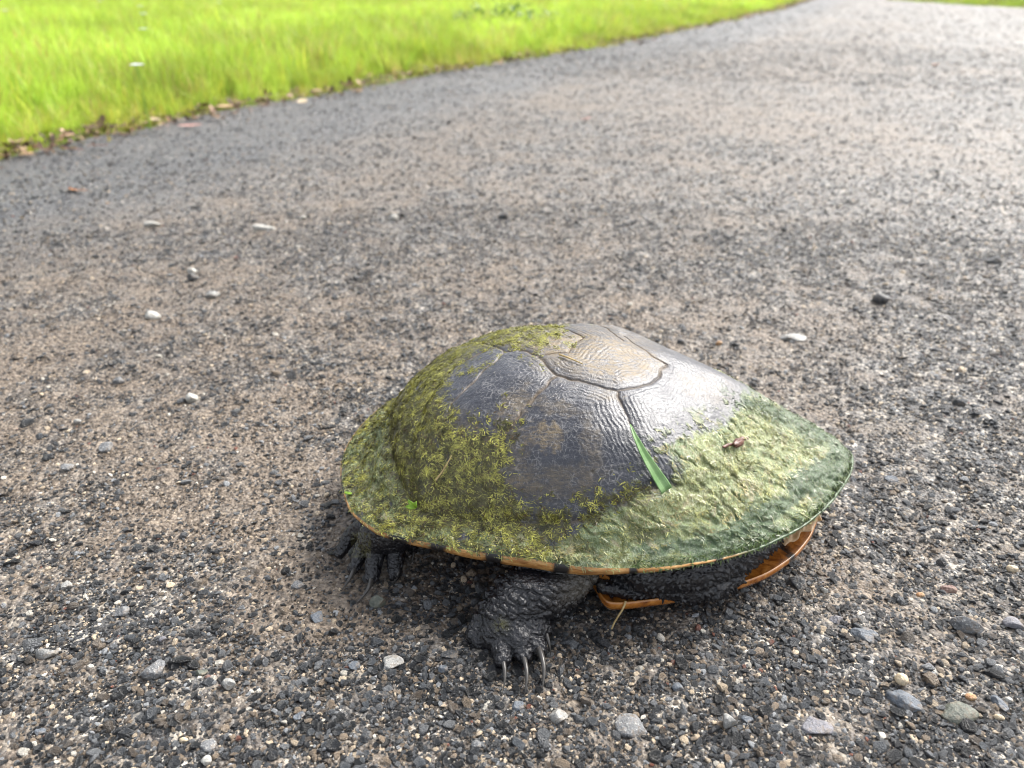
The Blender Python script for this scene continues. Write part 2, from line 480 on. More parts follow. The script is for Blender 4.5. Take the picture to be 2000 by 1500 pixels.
def instancer(name, pts, rot, scl, idx, col, coll):
    me = bpy.data.meshes.new(name)
    me.vertices.add(len(pts)); me.vertices.foreach_set('co', np.asarray(pts, np.float32).ravel())
    set_attr(me, 'rot', rot, True); set_attr(me, 'scl', scl, True); set_attr(me, 'col', col, True)
    a = me.attributes.new('pick', 'INT', 'POINT'); a.data.foreach_set('value', np.asarray(idx, np.int32))
    me.update()
    o = link(name, me)
    g = bpy.data.node_groups.new(name, 'GeometryNodeTree')
    g.interface.new_socket('Geometry', in_out='INPUT', socket_type='NodeSocketGeometry')
    g.interface.new_socket('Geometry', in_out='OUTPUT', socket_type='NodeSocketGeometry')
    N = g.nodes
    gi_ = N.new('NodeGroupInput'); go = N.new('NodeGroupOutput')
    mp = N.new('GeometryNodeMeshToPoints'); iop = N.new('GeometryNodeInstanceOnPoints')
    ci = N.new('GeometryNodeCollectionInfo'); ci.inputs['Collection'].default_value = coll
    ci.inputs['Separate Children'].default_value = True; ci.inputs['Reset Children'].default_value = True
    def na(nm, ty):
        q = N.new('GeometryNodeInputNamedAttribute'); q.data_type = ty; q.inputs['Name'].default_value = nm
        return [s for s in q.outputs if s.enabled and s.name == 'Attribute'][0]
    L = g.links
    L.new(gi_.outputs[0], mp.inputs[0]); L.new(mp.outputs[0], iop.inputs['Points'])
    L.new(ci.outputs[0], iop.inputs['Instance']); iop.inputs['Pick Instance'].default_value = True
    L.new(na('pick', 'INT'), iop.inputs['Instance Index'])
    e2r = N.new('FunctionNodeEulerToRotation'); L.new(na('rot', 'FLOAT_VECTOR'), e2r.inputs[0])
    L.new(e2r.outputs[0], iop.inputs['Rotation']); L.new(na('scl', 'FLOAT_VECTOR'), iop.inputs['Scale'])
    L.new(iop.outputs[0], go.inputs[0])
    md = o.modifiers.new('scatter', 'NODES'); md.node_group = g
    return o

grit_coll = bpy.data.collections.new('grit_sources')
for i in range(10):
    v, f = ICO1 if i < 6 else ICO2
    v = chisel(v, 100 + i, 5 if i > 7 else 9, 0.42, 0.9, rng.uniform(0.55, 0.85)); v = v / np.abs(v).max()
    gm = np_mesh('grit_%02d' % i, v, f, smooth=(i >= 8)); gm.materials.append(M_GRIT)
    grit_coll.objects.link(bpy.data.objects.new('grit_%02d' % i, gm))

PAL = np.array([(0.009, 0.010, 0.011), (0.020, 0.022, 0.025), (0.055, 0.061, 0.068), (0.11, 0.115, 0.12), (0.085, 0.068, 0.052), (0.2, 0.155, 0.11), (0.52, 0.42, 0.30), (0.62, 0.58, 0.5), (0.26, 0.27, 0.28), (0.18, 0.07, 0.045)])
PW = np.array([0.20, 0.19, 0.15, 0.12, 0.08, 0.08, 0.070, 0.034, 0.062, 0.006]); PW = PW / PW.sum()

HOLES = []
def scatter_grit(n, dmin, dmax, power, rmed, sig, grow, seed, embed=0.25, pal_w=PW, bright_only=False):
    r = np.random.default_rng(seed)
    # radius distribution: density ~ d^-power
    uu = r.random(n)
    e = 2 - power
    d = (dmin ** e + uu * (dmax ** e - dmin ** e)) ** (1 / e) if abs(e) > 1e-3 else dmin * (dmax / dmin) ** uu
    a = r.uniform(-0.80, 0.80, n)
    px = d * np.sin(a); py = d * np.cos(a)
    k = (px > xle(py) + 0.0) & (px < xre(py))
    PP = np.stack([px, py, px * 0], 1)
    pat = np.clip(0.43 + 0.6 * fbm(PP * 11, 31, 3) + 0.5 * fbm(PP * 2.3, 37, 3) + 0.5 * fbm(PP * 38, 33, 2), 0, 1)
    k &= r.random(n) < (1.0 - 0.78 * pat)
    for hx, hy, hr in HOLES:
        k &= (np.abs(px - hx) > hr) | (np.abs(py - hy) > hr) | (np.hypot(px - hx, py - hy) > hr)
    px, py, d = px[k], py[k], d[k]; m = len(px)
    rad = rmed * np.exp(sig * r.normal(size=m)) * np.maximum(1, d / 0.5) ** grow
    ci = r.choice(len(PAL), m, p=pal_w)
    col = PAL[ci] * r.uniform(0.7, 1.35, (m, 1))
    rad = np.where(ci >= 6, rad * 0.8, rad)
    z = road_z(px, py) + rad * (0.5 - embed) * 0.6
    scl = rad[:, None] * np.stack([r.uniform(0.8, 1.3, m), r.uniform(0.7, 1.1, m), r.uniform(0.6, 0.95, m)], 1)
    rot = np.stack([r.uniform(-0.5, 0.5, m), r.uniform(-0.5, 0.5, m), r.uniform(0, 6.28, m)], 1)
    pick = r.integers(0, 10, m); pick = np.where(rad > 0.0018, r.integers(4, 10, m), pick); pick = np.where(ci == 6, r.integers(7, 10, m), pick)
    return np.stack([px, py, z], 1), rot, scl, pick, col

# ------------------------------------------------------------------ grass
M_GRASS = mat_vcol('grass_blade', 0.5, 0.4, inst='col', translu=0.45)
def blade_mesh(name, n, rad, h, w, seed, lean=0.5):
    r = np.random.default_rng(seed)
    V = []; F = []; C = []
    for i in range(n):
        a = r.uniform(0, 6.28); q = rad * math.sqrt(r.random()); bx, by = q * math.cos(a), q * math.sin(a)
        hh = h * r.uniform(0.5, 1.15); ww = w * r.uniform(0.6, 1.2); ya = r.uniform(0, 6.28); ld = r.uniform(0, 6.28); le = hh * lean * r.uniform(0.1, 1.3)
        cxx, cyy = math.cos(ya), math.sin(ya); b0 = len(V); ns = 4
        tone = r.uniform(0.75, 1.2); yel = r.random() < 0.14
        for s in range(ns + 1):
            t = s / ns; wd = ww * (1 - t ** 1.6) * 0.5 + 0.0001
            ox = bx + math.cos(ld) * le * t * t; oy = by + math.sin(ld) * le * t * t; oz = hh * (t - 0.18 * t * t * (le / hh + 0.2))
            V += [(ox - cxx * wd, oy - cyy * wd, oz), (ox + cxx * wd, oy + cyy * wd, oz)]
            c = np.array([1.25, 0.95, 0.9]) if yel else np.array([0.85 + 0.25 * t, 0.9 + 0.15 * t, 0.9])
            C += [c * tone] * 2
            if s: F.append((b0 + 2 * s - 2, b0 + 2 * s - 1, b0 + 2 * s + 1, b0 + 2 * s))
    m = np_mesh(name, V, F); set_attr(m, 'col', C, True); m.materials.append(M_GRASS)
    return m
grass_coll = bpy.data.collections.new('grass_sources')
for i in range(5):
    grass_coll.objects.link(bpy.data.objects.new('tuft_%02d' % i, blade_mesh('tuft_%02d' % i, 34, 0.045, 0.10, 0.0042, 300 + i, 0.55)))

def scatter_grass(n, dmin, dmax, power, seed, side):
    r = np.random.default_rng(seed)
    e = 2 - power
    d = (dmin ** e + r.random(n) * (dmax ** e - dmin ** e)) ** (1 / e)
    a = r.uniform(-0.95, 0.95, n)
    px = d * np.sin(a); py = d * np.cos(a)
    if side < 0: off = xle(py) - px
    else: off = px - xre(py)
    off = off + 0.09 * fbm(np.stack([px * 5, py * 5, px * 0], 1), 61, 3)
    k = off > 0.03
    px, py, d, off = px[k], py[k], d[k], off[k]; m = len(px)
    s = (0.35 + 0.65 * sstep(0.02, 0.45, off)) * r.uniform(0.7, 1.25, m)
    sw = s * np.maximum(1, d / 2.2) ** 0.55
    scl = np.stack([sw, sw, s * r.uniform(0.8, 1.2, m)], 1)
    base = np.array([0.44, 0.62, 0.09])
    nz = fbm(np.stack([px * 1.6, py * 1.6, px * 0], 1), 71, 3)
    col = base * (1 + 0.35 * nz[:, None]) * r.uniform(0.8, 1.2, (m, 1))
    br = sstep(0.42, 0.0, off)[:, None] * r.uniform(0, 1, (m, 1))
    col = col * (1 - 0.7 * br) + 0.7 * br * np.array([0.38, 0.32, 0.06])
    yl = (r.random((m, 1)) < 0.12)
    col = np.where(yl, np.array([[0.52, 0.50, 0.16]]) * r.uniform(.7, 1.2, (m, 1)), col)
    dk = sstep(0.1, 0.5, fbm(np.stack([px * 3.1, py * 3.1, px * 0], 1), 73, 2))[:, None]; col = col * (1 - 0.18 * dk)
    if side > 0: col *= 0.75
    return np.stack([px, py, np.full(m, -0.012) + 0.0 * off], 1), np.stack([r.uniform(-.15, .15, m), r.uniform(-.15, .15, m), r.uniform(0, 6.28, m)], 1), scl, r.integers(0, 5, m), col
gs = [scatter_grass(60000, 0.9, 40, 1.45, 11, -1), scatter_grass(16000, 3, 40, 1.45, 12, 1)]
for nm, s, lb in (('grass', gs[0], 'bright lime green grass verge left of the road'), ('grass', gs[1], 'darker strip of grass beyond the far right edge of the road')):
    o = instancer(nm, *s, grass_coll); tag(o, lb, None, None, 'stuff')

# ------------------------------------------------------------------ the turtle
TC = unp(690, 880, 0.036); TF = unp(1655, 885, 0.034)
T0 = (TC + TF) / 2; T0.z = 0
HL = 0.1325
turtle = empty('turtle', T0)
tag(turtle, 'wet long-necked turtle with mossy dark shell crossing the gravel road', 'turtle')
def loc(v): return Vector(v) - T0

near_rim = [(-1.035, 0.0), (-1.03, -0.07), (-1.0, -0.22), (-.93, -.40), (-.83, -.505), (-.71, -.555), (-.585, -.59), (-.43, -.635), (-.29, -.665), (-.16, -.70), (.02, -.712), (.225, -.685), (.39, -.635), (.55, -.55), (.72, -.42), (.86, -.265), (0.97, -.11), (1.005, -0.03), (1.01, 0.0)]
pts = near_rim + [(a, -b) for a, b in near_rim[-2:0:-1]]
ang = np.array([math.atan2(b, a) for a, b in pts]); rr = np.array([math.hypot(a, b) for a, b in pts])
o_ = np.argsort(ang); ang, rr = ang[o_], rr[o_]
ang3 = np.concatenate([ang - 2 * math.pi, ang, ang + 2 * math.pi]); rr3 = np.concatenate([rr] * 3)
_tt = np.linspace(-math.pi * 1.5, math.pi * 1.5, 4000); _rv = np.interp(_tt, ang3, rr3)
_k = np.exp(-np.linspace(-2, 2, 61) ** 2); _k /= _k.sum(); _rv = np.convolve(_rv, _k, 'same')
def rim_r(th): return np.interp(th, _tt, _rv) * HL

def cosint(xv, xp, yp):
    """smooth (pchip-like) interpolation"""
    xp = np.array(xp); yp = np.array(yp); dx = np.diff(xp); dl = np.diff(yp) / dx
    s = np.zeros(len(xp)); s[1:-1] = np.where(dl[:-1] * dl[1:] > 0, 2 * dl[:-1] * dl[1:] / (dl[:-1] + dl[1:] - 1e-12), 0); s[0] = 0; s[-1] = dl[-1]
    i = np.clip(np.searchsorted(xp, xv) - 1, 0, len(dx) - 1); t = (xv - xp[i]) / dx[i]
    return (2*t**3-3*t**2+1)*yp[i] + (t**3-2*t**2+t)*dx[i]*s[i] + (-2*t**3+3*t**2)*yp[i+1] + (t**3-t**2)*dx[i]*s[i+1]
RX = [0, .2, .4, .6, .7, .8, .86, .9, .95, 1]
G_REAR = [1, .98, .915, .75, .61, .40, .20, .105, .035, 0]
G_FRONT = [1, .95, .81, .575, .425, .27, .20, .155, .08, 0]
G_SIDE = [1, .975, .905, .76, .635, .44, .275, .175, .07, 0]
ZTOP = 0.0978
def rim_z(th):
    c = np.cos(th); s = np.sin(th)
    return 0.0355 + 0.0015 * np.clip(-s, 0, 1) - 0.001 * c * c + 0.0045 * np.exp(-((th + math.pi * 0.80) / 0.35) ** 2) * 0
def shell(r, th):
    """dome height at normalised radius r and angle th (local coords)"""
    c = np.cos(th)
    wr = sstep(0.1, 0.95, -c); wf = sstep(0.1, 0.95, c); ws = 1 - wr - wf
    g = wr * cosint(r, RX, G_REAR) + wf * cosint(r, RX, G_FRONT) + ws * cosint(r, RX, G_SIDE)
    zr = rim_z(th)
    R = rim_r(th)
    ax = r * R * np.cos(th) ; by = r * R * np.sin(th)
    zz = zr * sstep(0.0, 1.0, r) + 0.0355 * (1 - sstep(0.0, 1.0, r)) + (ZTOP - 0.0355) * g
    zz = zz - 0.020 * np.cos(th) * r * (1 - r) ** 2
    return ax, by, zz

NR, NTH = 250, 900
rv = (np.linspace(0, 1, NR)); rv = rv ** 0.9
tv = np.linspace(-math.pi, math.pi, NTH, endpoint=False)
RR, TT = np.meshgrid(rv, tv, indexing='ij')
ax, by, zz = shell(RR.ravel(), TT.ravel())
SV = np.stack([ax, by, zz], 1)
ii = np.arange(NR * NTH).reshape(NR, NTH); ir = np.roll(ii, -1, 1)
SF = np.stack([ii[:-1], ii[1:], ir[1:], ir[:-1]], -1).reshape(-1, 4)
def grid_normals(Vv):
    G = Vv.reshape(NR, NTH, 3)
    dr = np.gradient(G, axis=0); dt = np.roll(G, -1, 1) - np.roll(G, 1, 1)
    n = np.cross(dr, dt); n /= (np.linalg.norm(n, axis=2, keepdims=True) + 1e-12)
    n[0] = (0, 0, 1)
    return n.reshape(-1, 3)
SN = grid_normals(SV)
W0 = np.array(T0)
# coarse copy for ray casting
cs = (slice(0, NR, 3), slice(0, NTH, 5))
ci_ = ii[cs]
cidx = {v: k for k, v in enumerate(ci_.ravel())}
cV = (SV + W0)[ci_.ravel()]
a0 = np.arange(ci_.size).reshape(ci_.shape); a1 = np.roll(a0, -1, 1)
cF = np.stack([a0[:-1], a0[1:], a1[1:], a1[:-1]], -1).reshape(-1, 4)
bvh = BVHTree.FromPolygons([tuple(v) for v in cV], [tuple(int(k) for k in f) for f in cF])
CAMP = Vector((0, 0, CAM_H))
def onshell(px, py, off=0.0):
    h, n, i, d = bvh.ray_cast(CAMP, ray_dir(px, py))
    if h is None: return None, None
    if n.z < 0: n = -n
    return h + n * off, n

def silh():
    u_, v_ = proj(SV + W0)
    for qx in (680, 700, 740, 780, 810, 830, 900, 980, 1070, 1150, 1250, 1330, 1400, 1450, 1500, 1560, 1640, 1660):
        k = abs(u_ - qx) < 4
        if k.any(): print('SILH', qx, round(v_[k].min()), round(v_[k].max()))
    print('SILH x', u_.min(), u_.max())
silh()

# seams: (photo polyline, groove width m)
SEAMS = [
 [(984,687),(1010,683),(1030,688),(1048,696)], [(1048,696),(1075,690),(1107,687),(1122,672),(1141,658),(1120,648),(1100,641)],
 [(1048,696),(1062,708),(1075,722),(1088,733)], [(1088,733),(1110,739),(1145,743),(1175,753),(1205,764)],
 [(1205,764),(1222,759),(1245,755),(1272,749),(1286,738),(1294,724),(1303,712)], [(1303,712),(1290,703),(1275,696),(1255,681),(1236,669),(1218,656)],
 [(1205,764),(1210,778),(1218,800),(1236,833),(1250,866),(1270,910),(1296,948),(1308,948)],
 [(1088,733),(1072,748),(1054,762),(1018,802),(987,852),(973,886),(962,936),(954,986),(950,1014)],
 [(984,687),(968,704),(948,720),(909,760),(881,793),(868,820),(852,870),(842,930),(850,1000)],
 [(984,687),(970,677),(940,690),(892,712),(850,757),(828,796),(805,860),(798,930),(803,976)],
 [(970,677),(935,668)],
 [(752,800),(757,815),(758,850),(766,900),(780,945),(798,972),(815,995),(850,1008),(905,1015),(960,1018),(1040,1026),(1120,1024),(1190,1003),(1250,968),(1308,947),(1364,950),(1430,935),(1500,905),(1560,870),(1600,842)],
 [(960,1018),(962,1062),(963,1078)], [(1104,1024),(1100,1075),(1098,1096)], [(1229,980),(1232,1050),(1235,1100)],
 [(850,1008),(842,1040),(838,1056)], [(798,972),(755,1010),(740,1030)], [(768,915),(710,930),(672,952)], [(757,845),(720,850),(690,872)],
 [(1364,950),(1390,1020),(1405,1080)], [(1500,905),(1540,960),(1580,1002)],
]
def dense(pl, step=2.0):
    out = []
    for (x0, y0), (x1, y1) in zip(pl[:-1], pl[1:]):
        n = max(1, int(math.hypot(x1 - x0, y1 - y0) / step))
        for k in range(n): out.append((x0 + (x1 - x0) * k / n, y0 + (y1 - y0) * k / n))
    out.append(pl[-1]); return out
seam_pts = []
for pl in SEAMS:
    last = None
    for q in dense(pl):
        h, n = onshell(*q)
        if h is not None: seam_pts.append(h - T0); last = h - T0
    th_ = math.atan2(last.y, last.x); rl_ = math.hypot(last.x, last.y) / float(rim_r(th_))
    if rl_ > 0.88:
        for k in range(30):
            a_, b_, z_ = shell(np.array([rl_ + (1 - rl_) * k / 29]), np.array([th_])); seam_pts.append(Vector((float(a_[0]), float(b_[0]), float(z_[0]))))
mir = [Vector((p.x, -p.y, p.z)) for p in seam_pts if p.y < -0.004 and not (abs(p.x) < .3 * HL and p.y > -.2 * HL) and not (p.x < -.7 * HL and p.y > -.35 * HL)]
seam_pts = [p for p in seam_pts if not (p.y > 0.35 * HL)]
for (a0_, b0_), (a1_, b1_) in (((-.15, .17), (-.20, .22)), ((.07, .09), (0, .30)), ((-.49, .18), (-.55, .26)), ((.88, .03), (.90, -.04)), ((-.91, .3), (-.72, .44)), ((.88, .03), (.80, .16))):
    for k in range(40):
        h, n, i, d = bvh.ray_cast(Vector(((a0_ + (a1_ - a0_) * k / 39) * HL, (b0_ + (b1_ - b0_) * k / 39) * HL, 0.3)) + T0, Vector((0, 0, -1)))
        if h is not None: mir.append(h - T0)
for q in [(984,687),(970,677),(1048,696),(1141,658),(1102,641),(1088,733),(1205,764),(1303,712),(1236,669),(1218,656),(935,668),(752,800),(1600,842),(850,1008),(798,972),(766,900),(1308,947),(1500,905),(1270,690),(1095,677),(828,796)]:
    h,n=onshell(*q)
    if h is not None: print('DBG',q,[round(c/HL,2) for c in (h-T0)])
# joints that the photograph does not show, across the rear and front
extra = []
for a_, b0_, b1_ in ((-0.66, -0.30, 0.30), (0.62, -0.34, 0.34)):
    for k in range(60):
        bb = (b0_ + (b1_ - b0_) * k / 59) * HL; aa = a_ * HL
        h, n, i, d = bvh.ray_cast(Vector((aa, bb, 0.3)) + T0, Vector((0, 0, -1)))
        if h is not None: extra.append(h - T0)
allp = seam_pts + mir + (extra if False else [])
kd = kdtree.KDTree(len(allp))
for i, p in enumerate(allp): kd.insert(p, i)
kd.balance()
mkd = kdtree.KDTree(4000); _c = 0
for q in dense(SEAMS[11], 1.5):
    h, n = onshell(*q)
    if h is not None:
        p = h - T0; mkd.insert(p, _c); mkd.insert(Vector((p.x, -p.y, p.z)), _c + 1); _c += 2
mkd.balance()
md_ = np.array([mkd.find(Vector(p))[2] for p in SV])
wv = SV + 0.0016 * np.stack([fbm(SV * 160, 81, 2), fbm(SV * 160, 82, 2), SV[:, 0] * 0], 1)
sd = np.array([kd.find(Vector(p))[2] for p in wv])

PXs, PYs = proj(SV + W0)
view = (np.array([0, 0, CAM_H]) - (SV + W0)); view /= np.linalg.norm(view, axis=1, keepdims=True)
facing = (SN * view).sum(1)
MV = SV * np.array([1, -1, 1]); mu, mv = proj(MV + W0)
vis = facing > 0.0
QX = np.where(vis, PXs, mu); QY = np.where(vis, PYs, mv)

def inpoly(px, py, poly):
    c = np.zeros(len(px), bool); n = len(poly)
    for i in range(n):
        x0, y0 = poly[i]; x1, y1 = poly[(i + 1) % n]
        if y0 == y1: continue
        c ^= ((y0 > py) != (y1 > py)) & (px < (x1 - x0) * (py - y0) / (y1 - y0) + x0)
    return c
def pdist(px, py, poly):
    d = np.full(len(px), 1e9); n = len(poly)
    for i in range(n):
        x0, y0 = poly[i]; x1, y1 = poly[(i + 1) % n]
        dx, dy = x1 - x0, y1 - y0; t = np.clip(((px - x0) * dx + (py - y0) * dy) / (dx * dx + dy * dy + 1e-9), 0, 1)
        d = np.minimum(d, np.hypot(px - x0 - t * dx, py - y0 - t * dy))
    return np.where(inpoly(px, py, poly), d, -d)
NP_ = SV * 1.0
wpx = 15 * fbm(NP_ * 110, 91, 3, 0.7) + 22 * fbm(NP_ * 420, 93, 3, 0.7); wpy = 13 * fbm(NP_ * 110, 95, 3, 0.7) + 20 * fbm(NP_ * 420, 97, 3, 0.7)
qx, qy = QX + wpx, QY + wpy
ALG = [(1452,770),(1500,780),(1560,800),(1680,850),(1720,893),(1660,1000),(1560,1080),(1440,1120),(1230,1140),(1060,1130),(1030,1085),(1090,1068),(1130,1030),(1180,1010),(1225,985),(1262,965),(1330,945),(1322,905),(1296,872),(1350,850),(1400,835),(1432,812)]
MOS = [(690,1080),(600,945),(640,840),(720,780),(780,760),(815,690),(900,660),(980,630),(1070,620),(1105,642),(1060,678),(985,672),(930,690),(880,735),(858,790),(890,850),(935,838),(975,850),(990,900),(985,960),(1040,990),(1120,985),(1190,968),(1240,950),(1290,950),(1240,985),(1150,1030),(1100,1075),(1060,1120),(870,1110),(760,1090)]
dA = pdist(qx, qy, ALG); dM = pdist(qx, qy, MOS)
algae = sstep(-10, 12, dA); mossm = sstep(-10, 14, dM)
hole = fbm(NP_ * 210, 101, 3, 0.6)
thin = sstep(900, 1180, QX) * sstep(930, 990, QY)
mossm *= sstep(-0.35, 0.15, hole + 0.28 - 0.45 * thin)
hole2 = fbm(NP_ * 300, 103, 4, 0.65); hole3 = fbm(NP_ * 75, 105, 2)
mossm = np.maximum(mossm, 0.9 * sstep(-50, 0, dM) * sstep(0.06, 0.24, hole2 + 0.5 * hole3 - 0.12) * (QX < 1250))
mossm = np.maximum(mossm, 0.7 * sstep(1.3, 0.5, np.hypot((qx - 1000) / 26, (qy - 810) / 50)) * sstep(0.08, 0.26, hole2))
algae = np.maximum(algae, 0.85 * sstep(-60, 0, dA) * sstep(0.0, 0.2, hole2 + 0.4 * hole3 - 0.06) * (1 - mossm))
# a greener slimy band on the flared rear margin
MARG = [(640,880),(700,850),(740,800),(756,815),(756,850),(764,900),(776,940),(792,975),(812,1000),(850,1022),(950,1032),(1040,1050),(1040,1100),(870,1085),(760,1080),(670,1030)]
dG = pdist(QX + wpx * 0.7, QY + wpy * 0.7, MARG)
marg = sstep(-4, 8, dG) * sstep(-0.45, 0.0, hole + 0.05)
algae = np.maximum(algae, 0.85 * marg)
def blob(cx_, cy_, rx, ry, ang_=0.0):
    c_, s_ = math.cos(ang_), math.sin(ang_); dx = qx - cx_; dy = qy - cy_
    u_ = (dx * c_ + dy * s_) / rx; v_ = (-dx * s_ + dy * c_) / ry
    return sstep(1.25, 0.6, np.hypot(u_, v_))
mud = np.clip(blob(1195, 700, 95, 34, 0.2) + 0.9 * blob(1062, 852, 40, 27, 0.1) + 0.8 * blob(1060, 668, 75, 24) + 0.5 * blob(1160, 690, 130, 60) + 0.55 * blob(1000, 800, 26, 60, 0.5) + 0.4 * blob(1080, 795, 50, 16, .3) + .35 * blob(905, 850, 40, 50) + .5 * blob(1180, 775, 40, 16) + .45 * blob(1090, 940, 95, 32, -0.1) + .4 * blob(1010, 900, 28, 60) + .35 * blob(1150, 860, 22, 60, -.2) + .3 * blob(1380, 760, 70, 26, .4), 0, 1)
mud *= (1 - algae)
RIMP = [(668,905),(665,945),(690,1000),(740,1035),(800,1052),(870,1062),(960,1078),(1040,1090),(1120,1103),(1230,1105),(1350,1095),(1440,1075),(1520,1045),(1590,1000),(1630,955),(1668,893),(1500,800),(1100,640),(800,780)]
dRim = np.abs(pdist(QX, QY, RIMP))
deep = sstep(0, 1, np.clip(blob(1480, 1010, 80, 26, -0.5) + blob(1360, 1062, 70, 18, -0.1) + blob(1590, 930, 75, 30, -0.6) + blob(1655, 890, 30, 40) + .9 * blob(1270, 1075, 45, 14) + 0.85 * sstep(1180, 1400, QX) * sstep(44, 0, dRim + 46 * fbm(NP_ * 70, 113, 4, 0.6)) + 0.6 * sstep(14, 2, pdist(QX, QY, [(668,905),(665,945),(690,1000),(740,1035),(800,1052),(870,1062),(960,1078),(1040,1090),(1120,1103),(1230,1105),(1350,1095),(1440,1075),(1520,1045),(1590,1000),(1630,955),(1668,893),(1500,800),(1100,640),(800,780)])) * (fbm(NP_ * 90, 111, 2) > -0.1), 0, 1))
seamf = np.exp(-((sd - 0.0002) / (0.0006 * (1 + 0.7 * fbm(SV * 120, 83, 2)))) ** 2) * (0.65 + 0.5 * fbm(SV * 90, 84, 2))
bare = 1 - np.maximum(algae, mossm)
# displacement: grooves, growth rings, soft wrinkles, algae thickness
rad_l = np.linalg.norm(SV - np.array([0, 0, 0.02]), axis=1)
disp = -0.0008 * np.exp(-(sd / 0.0006) ** 2) * (1 - 0.8 * algae) * (1 - 0.4 * mossm)
disp += 0.0006 * sstep(0.0, 0.007, sd) * (1 - algae)
disp -= 0.0011 * np.exp(-(md_ / 0.0035) ** 2) * sstep(0.6 * HL, 0.1 * HL, SV[:, 0])
stria = fbm(SV * np.array([90, 380, 380]), 121, 3)
disp += bare * sstep(0.0, 0.003, sd) * (0.35 + 0.65 * sstep(0.02, 0.008, sd)) * 0.00007 * np.sin(sd / 0.0021 * 6.283 + 3 * fbm(SV * 60, 123, 2))
disp += bare * (0.00022 * stria + 0.0005 * fbm(SV * 45, 125, 2))
fibn = fbm(np.stack([SV[:, 0] * 240 + 1.5 * fbm(SV * 70, 131, 2), SV[:, 1] * 240, SV[:, 2] * 400], 1), 135, 4, 0.65)
ridg = 1 - np.abs(fbm(SV * np.array([70, 120, 120]), 141, 3))
_al = SV @ np.array([0.80, -0.55, -0.2]); _ac = SV @ np.array([0.55, 0.75, 0.35])
_w2 = fbm(SV * 48, 143, 4, 0.6) * 2.4
streak = 1 - np.abs(vnoise(np.stack([_al * 55 + _w2, _ac * 230 + _w2 * 1.5, SV[:, 2] * 60], 1), 145)) * 1.6
streak2 = 1 - np.abs(vnoise(np.stack([_al * 120 + _w2, _ac * 420 + _w2 * 3, SV[:, 2] * 60], 1), 147)) * 1.6
disp += algae * (0.0007 + 0.0007 * fibn + 0.0016 * (ridg - 0.75) - 0.0009 * sstep(0.45, 0.98, streak) + 0.0004 * streak2) + mossm * (0.0003 + 0.0006 * fbm(SV * 420, 151, 2))
f1, f2, cid = worley(SV * 62, 161)                          # a few barnacle-like pits
disp -= bare * 0.0007 * sstep(0.09, 0.04, f1) * (cid > 0.2)
edgefade = sstep(1.0, 0.985, RR.ravel()); edgefade[0] = 1
disp = disp * (0.25 + 0.75 * edgefade)
# keep the pole closed
disp[:NTH] = disp[:NTH].mean()
SD = SV + SN * disp[:, None]
SD[:NTH] = SD[:NTH].mean(0)

# split into scutes: flood regions bounded by the seams
blocked = (sd < 0.0016).reshape(NR, NTH)
lab = np.full((NR, NTH), -1, int); cur = 0
from collections import deque
for r0 in range(0, NR, 6):
    for t0 in range(0, NTH, 9):
        if lab[r0, t0] >= 0 or blocked[r0, t0]: continue
        dq = deque([(r0, t0)]); lab[r0, t0] = cur; cells = 1
        while dq:
            a, b = dq.popleft()
            for a2, b2 in ((a + 1, b), (a - 1, b), (a, (b + 1) % NTH), (a, (b - 1) % NTH)):
                if 0 <= a2 < NR and lab[a2, b2] < 0 and not blocked[a2, b2]:
                    lab[a2, b2] = cur; dq.append((a2, b2)); cells += 1
        cur += 1
cnt = np.bincount(lab[lab >= 0], minlength=cur)
small = cnt < 900
lab[(lab >= 0) & small[np.maximum(lab, 0)]] = -1
for it in range(60):
    m_ = lab < 0
    if not m_.any(): break
    for ax_, sh in ((1, 1), (1, -1), (0, 1), (0, -1)):
        nb = np.roll(lab, sh, ax_)
        if ax_ == 0: nb[0 if sh == 1 else -1] = -1
        lab = np.where((lab < 0) & (nb >= 0), nb, lab)
print('SCUTES', [int(c) for c in cnt if c >= 900])
flab = lab.ravel()[SF[:, 0]]
full_n = grid_normals(SD)

carap = None
# rim band + underside of the carapace (one mesh): the carapace itself
BN = 900
bt = np.linspace(-math.pi, math.pi, BN, endpoint=False)
Rb = rim_r(bt); zb = SD.reshape(NR, NTH, 3)[-1, :, 2]
sxy = SD.reshape(NR, NTH, 3)[-1, :, :2]
dirx = np.stack([np.cos(bt), np.sin(bt)], 1)
thick = 0.0010 + 0.0006 * sstep(0.3, -0.2, np.cos(bt)) + 0.0042 * np.exp(-((bt + 2.0) / 0.55) ** 2) + 0.0030 * np.exp(-((bt - 2.05) / 0.62) ** 2) + 0.0004 * fbm(np.stack([np.cos(bt) * 6, np.sin(bt) * 6, bt * 0], 1), 171, 2)
rings = []
for off, dz in ((0.0, 0.0), (0.0006, -0.15), (0.0008, -0.45), (0.0002, -0.85), (-0.0016, -1.0), (-0.006, -0.9), (-0.016, -0.4), (-0.03, 0.5), (-0.045, 1.5)):
    xy = sxy + dirx * off
    zz_ = zb + (dz * thick if dz < 0 else dz * 0.006)
    rings.append(np.column_stack([xy, zz_]))
RV = np.concatenate(rings)
rn = len(rings); ri = np.arange(rn * BN).reshape(rn, BN); rj = np.roll(ri, -1, 1)
RF = np.stack([ri[:-1], ri[1:], rj[1:], rj[:-1]], -1).reshape(-1, 4)
rm = np_mesh('carapace', RV, RF)
wr_ = RV + W0
ru, rv_ = proj(wr_)
black = np.zeros(len(RV))
for (bx_, hw) in ((670, 5), (777, 22), (855, 16), (963, 17), (1096, 17), (1236, 8), (1405, 8)):
    e_ = np.abs(ru - bx_ + 6 * fbm(RV * 300, 175, 2)); black = np.maximum(black, sstep(hw * 1.15, hw * 0.75, e_) * (RV[:, 1] < 0))
